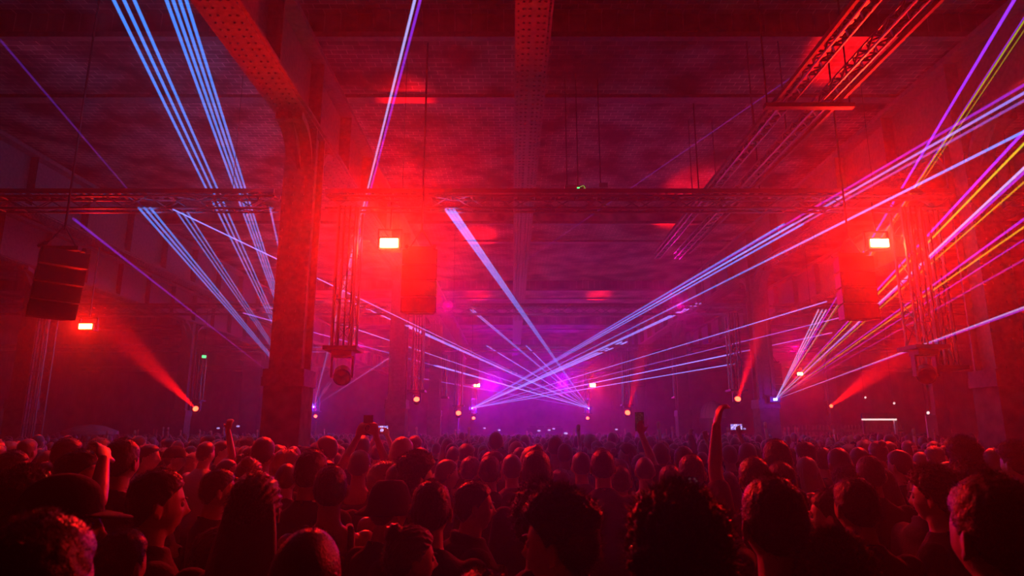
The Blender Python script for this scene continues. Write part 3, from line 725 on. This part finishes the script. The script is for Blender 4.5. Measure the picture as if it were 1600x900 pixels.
def hairline(y): return np.interp(y, [-1, -.75, -.35, -.12, .05, .22, .45, .7, 1.], [-.64, -.60, -.30, .06, .0, .20, .38, .52, .56])
def fbm(Pn, f, seed=0):
    return np.array([noise.noise(Vector((p[0]*f+seed, p[1]*f, p[2]*f))) for p in Pn])
def hair_mesh(style, hi, name, m, seed=0):
    b = MB(); rs = np.random.default_rng(seed+3)
    D, Fc = sph(110, 84) if hi else sph(32, 24)
    hp = head_pts(D); x, y, z = D.T
    mk = smooth((z-hairline(y))/.09+.15)
    top = smooth((z-.25)/.5)
    n1 = fbm(D, 6, seed); n2 = fbm(D, 22, seed)
    if style == 'crop': th = .005+.011*top+.003*n1+.002*n2
    elif style == 'buzz': th = .0022+.0012*top+0*n1
    elif style == 'textured': th = .005+.030*smooth((z-.30)/.3)*(1+.12*y)+.008*n1*top+.006*n2*top
    elif style == 'curly': th = .026+.014*top+.012*n1+.010*n2
    elif style == 'spiky': th = .006+.026*top+.016*np.abs(fbm(D, 14, seed))*top
    elif style == 'afro': th = .040+.012*top+.006*n1+.010*n2
    else: th = .011+.008*top+.004*n1+.0035*np.sin(np.arctan2(x, z+.3)*34)*(1-top*.3)
    pts = hp+D*(mk*th-(1-mk)*.010)[:, None]+HC
    b.add(pts, Fc)
    if style == 'long':
        n = 40; rg = []
        for k in range(15):
            t = k/14; zz = HC[2]+.03-.40*t
            hw = .083+.028*math.sin(min(1, t*1.5)*1.57)-.02*max(0, t-.75)*3; hd = .050-.010*t; cy = HC[1]-.045-.055*smooth(t*1.6)-.01*t
            for i in range(n):
                g = 2*math.pi*i/n; rip = 1+.05*math.sin(i*5.3+t*3)+.03*math.sin(i*11+t*2+seed)
                rg.append((hw*math.cos(g)*rip, cy+hd*math.sin(g)*rip, zz+(.02*math.sin(i*7.7) if k == 14 else 0)))
        b.add(rg, [(k*n+i, (k+1)*n+i, (k+1)*n+(i+1) % n, k*n+(i+1) % n) for k in range(14) for i in range(n)]+[tuple(range(n)), tuple(14*n+i for i in range(n-1, -1, -1))])
    if style == 'bun':
        Db, Fb = sph(32, 22) if hi else sph(14, 10); nb = fbm(Db, 4, seed)
        b.add(Db*(.040+.006*nb+.003*np.sin(Db[:, 2]*22))[:, None]+HC+np.array([0, -.075, .105]), Fb)
    if style == 'ponytail':
        b.limb([(HC+np.array([0, -.10, .05]), .018), (HC+np.array([0, -.145, .03]), .03), (HC+np.array([0, -.155, -.06]), .028), (HC+np.array([0, -.14, -.17]), .014)], 14)
    # loose strands standing off the surface
    ns = (5200 if hi else 260) if style not in ('buzz',) else (2500 if hi else 0)
    ln0 = {'buzz': .004, 'crop': .006, 'textured': .018, 'curly': .022, 'spiky': .026, 'afro': .018}.get(style, .014)
    idx = np.where(mk > .8)[0]
    if ns and len(idx):
        pick = rs.choice(idx, ns); V = []; Fs = []
        base = pts[pick]; d = D[pick]+rs.normal(0, .45, (ns, 3)); d /= np.linalg.norm(d, axis=1)[:, None]
        if style in ('long', 'bun', 'ponytail'): d = d*.5+np.array([0, -.5, -.4]); 
        base = base+rs.normal(0, .003 if hi else .008, (ns, 3)); sd = np.cross(d, rs.normal(0, 1, (ns, 3))); sd /= np.linalg.norm(sd, axis=1)[:, None]
        wd = .0007 if hi else .003
        ln = ln0*(.4+.9*rs.random(ns))[:, None]
        V = np.stack([base-sd*wd, base+sd*wd, base+d*ln+rs.normal(0, .002, (ns, 3))], 1).reshape(-1, 3)
        b.add(V, [(3*i, 3*i+1, 3*i+2) for i in range(ns)])
    return b.mesh(name, m, True)
def cap_mesh(kind, name, m):
    b = MB(); D, Fc = sph(64, 48); hp = head_pts(D); x, y, z = D.T
    if kind == 'cap':
        mk = smooth((z-.22)/.08+.5); b.add(hp+D*(mk*(.016+.012*smooth((z-.3)/.5))-(1-mk)*.012)[:, None]+HC, Fc)
        V = []; n = 20
        for r_ in (0, 1):
            for i in range(n+1):
                a = math.pi*(i/n); V.append(((.074)*math.cos(a), .055+(.045+.075*r_)*math.sin(a), .035-.018*r_*math.sin(a)))
        V = np.array(V); V2 = V+np.array([0, 0, .004]); k = len(V)
        W_ = np.concatenate([V, V2])+HC; Fb = []
        for i in range(n): Fb += [(i, i+1, n+1+i+1, n+1+i), (k+i, k+n+1+i, k+n+2+i, k+i+1), (n+1+i, n+2+i, k+n+2+i, k+n+1+i), (i, k+i, k+i+1, i+1)]
        b.add(W_, Fb)
    else:
        prof = [(.115, .02), (.113, .062), (.085, .085), (.045, .098), (.020, .104), (.004, .108), (-.012, .135), (-.028, .160), (-.033, .160), (-.018, .132), (-.002, .100), (-.004, .06)]
        n = 40; V = [(r_*.88*math.cos(2*math.pi*i/n), r_*1.06*math.sin(2*math.pi*i/n), zz+.022) for zz, r_ in prof for i in range(n)]
        mm = len(prof)
        b.add(np.array(V)+HC, [(k*n+i, k*n+(i+1) % n, (k+1)*n+(i+1) % n, (k+1)*n+i) for k in range(mm-1) for i in range(n)]+[tuple(range(n)), tuple((mm-1)*n+i for i in range(n-1, -1, -1))])
    return b.mesh(name, m, True)
def strap_mesh():
    b = MB()
    for s in (-1, 1): b.limb([((s*.10, .10, 1.30), .016), ((s*.105, .06, 1.455), .016), ((s*.105, -.08, 1.46), .016), ((s*.10, -.14, 1.30), .016), ((s*.09, -.14, 1.05), .016)], 8)
    b.ball((0, -.19, 1.18), (.14, .085, .20), 18, 14)
    return b.mesh('backpack', M['black_c'], True)

cache = {}
def get(key, fn):
    if key not in cache: cache[key] = fn()
    return cache[key]
SH = dict(black='black_c', navy='navy_c', grey='grey_c', white='white_c', denim='denim')
HT = dict(crop=.014, buzz=.003, textured=.032, curly=.042, spiky=.036, afro=.055, long=.018, bun=.018, ponytail=.018)
def child(name, me, root, m=None):
    o = bpy.data.objects.new(name, me); C.objects.link(o); o.parent = root
    if m is not None:
        o.material_slots[0].link = 'OBJECT'; o.material_slots[0].material = m
    return o
def person(x, y, s, ang, hair, hc, shirt, sc_, skin, ps, hi, label, group=None, hat=None, eyes=False, pack=False):
    r = empty('person', (x, y, 0), label, 'person', group, math.radians(ang)); r.scale = (s, s, s)
    child('body', get(('b', ps, hi), lambda: body_mesh(POSE[ps], hi, 'body')), r, M[skin])
    child('shirt' if shirt != 'jacket' else 'jacket', get(('s', ps, shirt, hi), lambda: shirt_mesh(POSE[ps], shirt, hi, 'shirt', M['black_c'])), r, M[SH[sc_]])
    child('trousers', get('t', lambda: trouser_mesh('trousers', M['denim'])), r)
    if hat: child(hat, get(('hat', hat), lambda: cap_mesh(hat, hat, M['black_c'])), r)
    hs = hair if not (hat and hair == 'crop') else 'buzz'
    v = int(rng.integers(0, 3)) if not hi else int(rng.integers(0, 2))
    child('hair', get(('h', hs, hi, v), lambda: hair_mesh(hs, hi, 'hair', M['hair_d'], v*17)), r, M[hc])
    if eyes:
        for e in (-1, 1):
            child('eye', get(('eye', e), lambda: MB().ball(HC+np.array([e*.032, .074, .006]), .0125, 14, 10).mesh('eye', M['eye'], True)), r)
            child('eyebrow', get(('brow', e), lambda: MB().ball(HC+np.array([e*.032, .089, .026]), (.017, .005, .0035), 12, 6).mesh('eyebrow', M['hair_d'], True)), r)
    if pack: child('backpack', get('pack', strap_mesh), r)
    return r

# named people: px x, px top, px width, facing angle (0 = back to us, -90 = looking right, 90 = left), hair, colour, garment, its colour, skin, pose, label, extras
D_, B_, L_ = 'hair_d', 'hair_b', 'hair_l'
PEOPLE = [
 (62, 803, 150, -8, 'crop', D_, 'jacket', 'black', 'skin', 'down', 'person cut off at the bottom left corner, rounded dark head seen from behind', {}),
 (98, 738, 112, -72, 'crop', D_, 'jacket', 'black', 'skin', 'down', 'person in a dark cap looking right, face in profile, near the left edge', dict(hat='cap', eyes=1)),
 (246, 734, 88, -52, 'crop', B_, 'jacket', 'black', 'skin', 'down', 'broad person in a dark jacket with cropped hair turned right, at lower left', dict(eyes=1)),
 (192, 800, 60, -10, 'crop', D_, 'tshirt', 'white', 'skin', 'down', 'person in a pale shirt half hidden by the dark-jacketed broad person', dict(y=2.1, z=1.60)),
 (122, 703, 66, -70, 'crop', D_, 'tshirt', 'black', 'skin', 'hand_head', 'person looking right with an arm raised to the head, left of the tall short-haired man', {}),
 (192, 686, 45, -5, 'crop', D_, 'tshirt', 'black', 'skin', 'down', 'tall short-haired person in a dark T-shirt from behind, above the pale shirt at left', {}),
 (233, 694, 33, -80, 'crop', D_, 'tshirt', 'white', 'skin', 'down', 'person in profile looking right, just right of the tall short-haired man at left', {}),
 (273, 696, 31, -60, 'crop', D_, 'tshirt', 'grey', 'skin', 'down', 'person in a dark cap facing right in the left crowd', dict(hat='cap')),
 (20, 704, 48, -75, 'crop', D_, 'tshirt', 'grey', 'skin2', 'down', 'person at the far left edge looking right, middle rows', {}),
 (36, 731, 88, -12, 'textured', D_, 'tshirt', 'black', 'skin', 'down', 'large dark tousled head at the left edge behind the cap wearer', {}),
 (106, 684, 38, -30, 'crop', B_, 'tshirt', 'navy', 'skin', 'down', 'dark-haired person above the arm-raiser at left', {}),
 (155, 683, 32, -20, 'curly', D_, 'tshirt', 'black', 'skin', 'down', 'curly-haired person between the two short-haired heads at left', {}),
 (337, 826, 84, -58, 'long', D_, 'tshirt', 'black', 'skin', 'down', 'long-haired woman at the bottom left looking right, face partly lit', dict(eyes=1)),
 (341, 733, 54, -55, 'crop', D_, 'tshirt', 'black', 'skin', 'down', 'young person looking right beside the big mane of dark hair', dict(eyes=1)),
 (400, 737, 88, 5, 'long', D_, 'tshirt', 'black', 'skin', 'down', 'person with a big mane of long dark hair at lower left, from behind', {}),
 (390, 716, 42, 10, 'bun', L_, 'tshirt', 'black', 'skin', 'down', 'fair-haired person with hair tied up behind the dark mane', {}),
 (412, 683, 32, 0, 'crop', D_, 'tshirt', 'black', 'skin', 'down', 'neat round dark head left of the nearest left column foot', {}),
 (448, 724, 34, 0, 'buzz', D_, 'tshirt', 'black', 'skin', 'down', 'close-shaven head between the mane and the T-shirt wearer below the left column', {}),
 (487, 702, 47, -8, 'crop', D_, 'tshirt', 'black', 'skin', 'down', 'short-haired person in a dark T-shirt directly below the nearest left column', {}),
 (480, 826, 120, -12, 'buzz', B_, 'tshirt', 'black', 'skin', 'down', 'large shaven head at the bottom edge below the left column', {}),
 (518, 727, 54, 18, 'crop', D_, 'tank', 'white', 'skin', 'down', 'person in a pale sleeveless top with dark bag straps, from behind', dict(pack=1)),
 (607, 748, 62, -40, 'crop', D_, 'tshirt', 'black', 'skin', 'down', 'person in a dark bucket hat turned to the right', dict(hat='bucket_hat')),
 (674, 751, 62, 0, 'crop', D_, 'tshirt', 'black', 'skin', 'down', 'round-headed person with ears showing between the bucket hat and the profile face', {}),
 (640, 822, 88, -62, 'bun', B_, 'tshirt', 'grey', 'skin', 'down', 'person with a hair bun at the bottom, face turned right', dict(eyes=1, below=1)),
 (738, 752, 66, -75, 'crop', D_, 'jacket', 'black', 'skin', 'down', 'person in profile looking right with straight dark hair, centre foreground', dict(eyes=1)),
 (648, 706, 58, -55, 'textured', D_, 'tshirt', 'black', 'skin', 'down', 'person with swept-up hair turned right, above the round-headed person', {}),
 (697, 718, 40, -60, 'crop', B_, 'tshirt', 'grey', 'skin', 'down', 'short-haired person looking right, right of the swept-up hair', {}),
 (735, 713, 36, -25, 'curly', D_, 'tshirt', 'black', 'skin', 'down', 'curly dark head left of centre in the middle rows', {}),
 (765, 712, 33, 0, 'crop', D_, 'tshirt', 'black', 'skin', 'down', 'neat dark head in the middle rows behind the profile-looking person', {}),
 (800, 710, 31, 5, 'crop', D_, 'tshirt', 'grey', 'skin', 'down', 'small dark head left of the bigger short-haired one at centre', {}),
 (838, 703, 43, 0, 'crop', D_, 'tshirt', 'black', 'skin', 'down', 'short-haired person with lit neck edges just above the big left-facing profile', {}),
 (775, 675, 20, 0, 'crop', D_, 'tshirt', 'black', 'skin', 'down', 'very tall person standing a head above the crowd left of centre', {}),
 (882, 763, 138, 62, 'textured', D_, 'tshirt', 'black', 'skin', 'down', 'large foreground person in left-facing profile at centre bottom', dict(eyes=1)),
 (845, 750, 95, 10, 'curly', D_, 'tshirt', 'black', 'skin', 'down', 'curly-topped person half hidden behind the large left-facing profile', {}),
 (908, 706, 29, 0, 'crop', D_, 'tshirt', 'grey', 'skin', 'down', 'lit-edged round head right of centre in the middle rows', {}),
 (941, 702, 35, 0, 'crop', D_, 'tshirt', 'navy', 'skin', 'down', 'tall squared dark head right of centre, taller than its neighbours', {}),
 (969, 728, 33, 0, 'crop', D_, 'tshirt', 'white', 'skin', 'down', 'dark head with brightly lit shoulders behind the big curly head', {}),
 (1007, 714, 30, 0, 'buzz', D_, 'tank', 'grey', 'skin', 'down', 'narrow shaven head above the big curly foreground head', {}),
 (876, 732, 36, 20, 'curly', B_, 'tshirt', 'black', 'skin', 'down', 'bushy head peeking over the large left-facing profile', {}),
 (1058, 757, 158, 0, 'curly', D_, 'tshirt', 'black', 'skin', 'down', 'huge dark curly head in the foreground right of centre', {}),
 (1047, 727, 37, 0, 'crop', B_, 'tshirt', 'black', 'skin', 'down', 'dark head just above the huge curly head', {}),
 (1080, 710, 38, 0, 'crop', D_, 'tshirt', 'navy', 'skin', 'down', 'flat-topped dark head above the horizontally held phone', {}),
 (1032, 692, 26, 0, 'crop', D_, 'tshirt', 'black', 'skin', 'down', 'dark head left of the raised arm holding a phone upright', {}),
 (1095, 764, 52, 0, 'crop', D_, 'tshirt', 'black', 'skin', 'both_mid', 'person holding a phone sideways with both hands, right of the huge curly head', {}),
 (1138, 737, 33, 0, 'long', D_, 'tshirt', 'black', 'skin', 'down', 'long-haired head left of the large cropped foreground head', {}),
 (1178, 714, 45, 0, 'crop', D_, 'tshirt', 'grey', 'skin', 'wave_l', 'person with a bare left arm raised high, fingers drooping to the right', {}),
 (1213, 687, 41, 0, 'crop', D_, 'tank', 'grey', 'skin', 'down', 'tall round head with a lit bare shoulder at right of centre', {}),
 (1220, 722, 43, 10, 'crop', B_, 'tshirt', 'black', 'skin', 'down', 'dark head directly above the large cropped foreground head', {}),
 (1207, 744, 112, 0, 'crop', D_, 'tshirt', 'black', 'skin', 'down', 'large cropped foreground head with a long neck, right of the huge curly head', {}),
 (1298, 766, 74, 55, 'crop', D_, 'tshirt', 'black', 'skin', 'down', 'short-haired person turned left with one ear catching red light', dict(eyes=1)),
 (1305, 832, 148, 0, 'curly', D_, 'jacket', 'black', 'skin', 'down', 'bushy dark head cut off by the bottom edge at right', {}),
 (1335, 745, 62, 5, 'crop', D_, 'tshirt', 'navy', 'skin', 'down', 'smooth dark head behind the left-turned person at right', {}),
 (1322, 726, 45, 0, 'curly', D_, 'tshirt', 'black', 'skin', 'down', 'curly head just above the smooth dark head at right', {}),
 (1358, 712, 40, -10, 'crop', D_, 'tshirt', 'black', 'skin', 'down', 'flat-haired person at right in the middle rows beside the long straight hair', {}),
 (1378, 731, 40, 0, 'long', B_, 'tshirt', 'black', 'skin', 'down', 'person with long straight hair down the back at right', {}),
 (1407, 727, 34, 40, 'crop', D_, 'tank', 'white', 'skin', 'down', 'person with pale lit shoulders between the straight hair and the bushy head', {}),
 (1457, 726, 78, 42, 'curly', D_, 'tshirt', 'black', 'skin', 'down', 'bushy-haired person in a black T-shirt turned left at lower right', dict(eyes=1)),
 (1552, 742, 118, 5, 'crop', D_, 'tshirt', 'black', 'skin', 'down', 'large dark foreground head at the right edge with a lit ear and neck', {}),
 (1515, 717, 54, 15, 'textured', D_, 'tshirt', 'black', 'skin', 'down', 'thick-haired person just behind the large head at the right edge', {}),
 (1552, 700, 30, -10, 'crop', D_, 'tshirt', 'grey', 'skin', 'down', 'small head in front of the nearest right column, right side', {}),
 (1585, 690, 40, 10, 'textured', B_, 'tshirt', 'black', 'skin', 'down', 'person at the right edge in front of the dark right column', {}),
 (1505, 684, 38, 0, 'spiky', D_, 'tshirt', 'black', 'skin', 'down', 'person with lit spiky hair in front of the nearest right column', {}),
 (1405, 703, 34, 20, 'crop', D_, 'tshirt', 'navy', 'skin', 'down', 'short-haired head above the bushy-haired person at right', {}),
 (1310, 700, 33, 0, 'crop', D_, 'tshirt', 'black', 'skin', 'down', 'round dark head right of the tall bare-shouldered person', {}),
 (752, 891, 120, 0, 'crop', B_, 'tshirt', 'black', 'skin', 'down', 'head just entering the picture at the bottom centre', {}),
 (562, 703, 32, 0, 'crop', D_, 'tank', 'grey', 'skin', 'both_up', 'person raising a dark phone upright with both bare arms, right of the left column', {}),
 (1068, 697, 30, 0, 'crop', D_, 'tshirt', 'black', 'skin', 'raise_l', 'person raising a phone upright in the left hand, right of centre', {}),
 (1205, 692, 20, 0, 'crop', D_, 'tshirt', 'black', 'skin', 'raise_l', 'distant person raising a lit phone behind the drooping hand', {}),
 (590, 694, 20, 0, 'crop', D_, 'tshirt', 'black', 'skin', 'both_up', 'distant person holding up a brightly lit phone right of the left column', {}),
 (322, 690, 26, -20, 'crop', D_, 'tshirt', 'white', 'skin', 'fist_r', 'person with a fist raised in the left crowd', {}),
]
DIRW = lambda a: .158+.045*abs(math.sin(math.radians(a)))
placed = []   # (x, y, px, pytop, width)
recs = []
for (px, top, wp, ang, hair, hc, sh, scol, skin, ps, lab, ex) in PEOPLE:
    hat = ex.get('hat'); extra = {'curly': .055, 'long': .035, 'textured': .012, 'crop': .006, 'bun': .015, 'afro': .08}.get(hair, .004)
    if hat == 'bucket_hat': extra = .0
    Wd = DIRW(ang)+extra; Y = ex.get('y', Wd*F/wp)
    ht = HT[hair] if not hat else .03
    if ex.get('below'): ht += .0
    for _ in range(12):
        p = P(px, top, Y); s = p.z/(1.75+ht)
        if s < .86: Y *= .97
        elif s > 1.10: Y *= .985
        else: break
    s = ex.get('z', p.z)/(1.75+ht); s = min(1.13, max(.84, s))
    recs.append([Y, px, top, wp, ang, hair, hc, sh, scol, skin, ps, lab, ex, s, ht])
recs.sort(key=lambda q: q[0])
def clash(x, y, k=1.):
    for (a, c) in placed:
        if ((a-x)/(.43*k))**2+((c-y)/(.30*k))**2 < 1: return True
    return False
def near_col(x, y):
    return any(abs(x-cx) < .62 and abs(y-cy) < .62 for cx in COLX for cy in COLY)
heads = []
for q in recs:
    Y, px, top = q[0], q[1], q[2]; Y0 = Y
    while Y < Y0*1.22:
        p = P(px, top, Y)
        if not clash(p.x, Y) and not near_col(p.x, Y): break
        Y *= 1.012
    p = P(px, top, Y); ex = q[12]; ht = q[14]
    s = min(1.13, max(.84, ex.get('z', p.z)/(1.75+ht)))
    placed.append((p.x, Y)); heads.append((px, top, q[3], Y))
    q[0] = Y; q[13] = s
    hi = Y < 5.2
    yc = Y; 
    r = person(p.x, yc, s, q[4], q[5], q[6], q[7], q[8], q[9], q[10], hi, q[11], hat=ex.get('hat'), eyes=bool(ex.get('eyes')), pack=bool(ex.get('pack')))
    q.append(r)

def phone(root, local, size, yaw, land, mt, label):
    """phone held in a raised hand: back faces the stage, screen faces its owner (and us)"""
    s = root.scale[0]; a = root.rotation_euler.z; v = Vector(local)*s
    p = Vector((root.location.x+v.x*math.cos(a)-v.y*math.sin(a), root.location.y+v.x*math.sin(a)+v.y*math.cos(a), v.z))
    W, H = (size, size*.48) if land else (size*.48, size)
    r = empty('phone', p, label, 'phone', 'phones held up by the crowd')
    b = MB(); b.bbox(p.x-W/2, p.x+W/2, p.y-.004, p.y+.004, p.z-H/2, p.z+H/2); b.box((p.x-W*.28, p.y+.006, p.z+H*.36), (W*.22, .004, H*.16)); b.build('case', M['black'], r)
    b = MB(); b.bbox(p.x-W*.46, p.x+W*.46, p.y-.0055, p.y-.004, p.z-H*.46, p.z+H*.46); b.build('screen', mt, r)
for q in recs:
    lab = q[11]; r = q[-1]
    if 'dark phone upright with both' in lab: phone(r, (0, .27, 1.955), .165, 0, False, M['screen_off'], 'dark phone held upright by two bare arms, right of the nearest left column')
    if 'phone sideways with both' in lab: phone(r, (0, .37, 1.76), .17, 0, True, M['scr_dim'], 'phone held sideways with a dim picture, above the huge curly head')
    if 'in the left hand, right of centre' in lab: phone(r, (-.31, .28, 1.97), .17, 0, False, M['scr_dim'], 'phone held upright in one raised hand against the purple haze')
    if 'lit phone behind the drooping' in lab: phone(r, (-.33, .28, 1.96), .16, 0, True, M['scr_bright'], 'lit phone held sideways just right of the drooping hand')
    if 'brightly lit phone right' in lab: phone(r, (0, .27, 1.955), .16, 0, True, M['scr_bright'], 'brightly lit phone held sideways above the crowd right of the left column')

# filler people of the middle rows: individuals up to 300 in all
bands = [(0, 'at the left edge'), (150, 'below the far left loudspeakers'), (330, 'left of the nearest left column'), (470, 'below the left strobe'), (690, 'left of the laser crossing'),
         (850, 'right of the laser crossing'), (1010, 'left of the pale dome'), (1150, 'below the second right column'), (1290, 'below the right strobe'), (1430, 'in front of the nearest right column')]
HN = dict(crop='short-haired', buzz='shaven-headed', textured='tousled', curly='curly-haired', spiky='spiky-haired', long='long-haired', bun='bun-wearing', ponytail='ponytailed')
def bandname(px):
    return [n for e, n in bands if px >= e][-1] if px >= 0 else bands[0][1]
nfill = 300-len(PEOPLE); cnt = 0; tries = 0
ylim = 3.3
while cnt < nfill and tries < 60000:
    tries += 1
    ylim = 3.3+(tries/60000)*12
    Y = float(rng.uniform(3.3, 11.5+tries/15000)); X = float(rng.uniform(-.80, .80))*Y
    if abs(X) > .775*Y or near_col(X, Y) or clash(X, Y, 1.02): continue
    ztop = float(np.clip(rng.normal(1.735, .062), 1.56, 1.865))
    d = Y*CT+(ztop-CZ)*ST; px = 800+F*X/d; py = 450-F*((ztop-CZ)*CT-Y*ST)/d; wp = .17*F/d
    bad = False
    for (hx, ht_, hw, hy) in heads:
        if hy > Y and abs(hx-px) < (hw+wp)*.42 and py < ht_+hw*1.15: bad = True; break
        if hy <= Y and abs(hx-px) < (hw+wp)*.35 and py > ht_-wp*.1 and py < ht_+10: bad = True; break
    if bad: continue
    hair = str(rng.choice(['crop']*9+['textured']*3+['curly']*3+['long']*3+['buzz']*2+['bun', 'ponytail', 'spiky']))
    hc = str(rng.choice([D_]*5+[B_]*3+[L_])); sh = str(rng.choice(['tshirt']*7+['jacket', 'tank', 'tank'])); scol = str(rng.choice(['black']*5+['navy', 'grey', 'grey', 'white']))
    ang = float(rng.normal(0, 22)) if rng.random() < .82 else float(rng.choice([-70, 70]))
    ps = str(rng.choice(['down']*40+['fist_r', 'raise_l'])) if Y > 6 else 'down'
    rowsn = 'middle rows' if Y < 6.5 else ('farther rows' if Y < 9.2 else 'far rows')
    lab = '%s person, %s %s, %s, %s' % (HN[hair], scol, {'tshirt': 'T-shirt', 'jacket': 'jacket', 'tank': 'sleeveless top'}[sh], rowsn, bandname(px))
    ht = HT[hair]; s = ztop/(1.75+ht)
    person(X, Y, s, ang, hair, hc, sh, scol, 'skin2' if rng.random() < .2 else 'skin', ps, False, lab, group=lab)
    placed.append((X, Y)); cnt += 1
print('individual people', cnt+len(PEOPLE), 'tries', tries)

# the rest of the crowd, back to the stage: heads, shoulders and bodies in one mass
tm = MB(); D, Fc = sph(9, 7)
tm.add(D*np.array([.085, .10, .125])+np.array([0, 0, 1.62]), Fc)
tm.loft([(0, 0, 1.53, .05, .05), (0, 0, 1.47, .09, .07), (0, 0, 1.42, .19, .09), (0, 0, 1.2, .22, .13), (0, 0, .8, .2, .12), (0, 0, 0, .16, .1)], 8)
TV = np.concatenate(tm.v); TF = tm.f; NV = len(TV); NH = len(D)
am = MB(); am.limb([((.19, 0, 1.42), .045), ((.22, .1, 1.62), .036), ((.2, .12, 1.88), .03), ((.2, .12, 1.97), .04)], 6); AV = np.concatenate(am.v); AF = am.f
cm = MB(); grid = {}
def ok_far(x, y, d):
    gx, gy = int(x//.5), int(y//.5)
    for i in (-1, 0, 1):
        for j in (-1, 0, 1):
            for (a, c) in grid.get((gx+i, gy+j), ()):
                if (a-x)**2+(c-y)**2 < d*d: return False
    grid.setdefault((gx, gy), []).append((x, y)); return True
n = 0
for _ in range(16000):
    y = 3.2+41.3*float(rng.random())**.8; x = float(rng.uniform(-.80, .80))*y
    if n > 3600: break
    if y < 11.5 or near_col(x, y) or clash(x, y, 1.15) or not (X0+.4 < x < X1-.4) or (19 < x and 25.5 < y < 32): continue
    if 29.5 < y < 32.5 and 11 < x < 20: continue
    if math.hypot(x-dome_xy[0], y-dome_xy[1]) < 1.4 or (25.5 < y < 27.8 and x > 17) or math.hypot(x-para_xy[0], y-para_xy[1]) < .5: continue
    if not ok_far(x, y, .46 if y < 25 else .5): continue
    z = float(np.clip(rng.normal(1.73, .065), 1.5, 1.9))/1.745; a = float(rng.normal(0, .5)); c_, s_ = math.cos(a), math.sin(a)
    V = TV.copy(); V[:NH] *= np.array([1, 1, 1]); V = V @ np.array([[c_, s_, 0], [-s_, c_, 0], [0, 0, 1]])*z+np.array([x, y, 0])
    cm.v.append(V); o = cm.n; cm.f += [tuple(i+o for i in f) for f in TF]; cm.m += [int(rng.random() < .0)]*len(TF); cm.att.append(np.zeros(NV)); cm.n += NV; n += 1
    if rng.random() < .025: cm.add((AV*z)+np.array([x, y, 0]), AF, 1)
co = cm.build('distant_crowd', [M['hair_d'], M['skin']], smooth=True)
tag(co, 'packed mass of distant people filling the hall floor towards the stage', 'crowd', kind='stuff')

for k, (px, py, Y) in enumerate(((479, 675, 26), (757, 669, 34), (858, 672, 30), (865, 670, 33), (884, 677, 24), (963, 671, 33), (780, 672, 31), (842, 673, 28), (1163, 670, 30), (341, 669, 30), (372, 666, 27))):
    p = P(px, py, Y); r = empty('phone', p, 'tiny glowing phone above the distant crowd', 'phone', 'tiny glowing distant phones')
    b = MB(); b.bbox(p.x-.07, p.x+.07, p.y-.004, p.y+.004, p.z-.038, p.z+.038); b.build('case', M['black'], r)
    b = MB(); b.bbox(p.x-.064, p.x+.064, p.y-.006, p.y-.004, p.z-.033, p.z+.033); b.build('screen', M['scr_bright'], r)
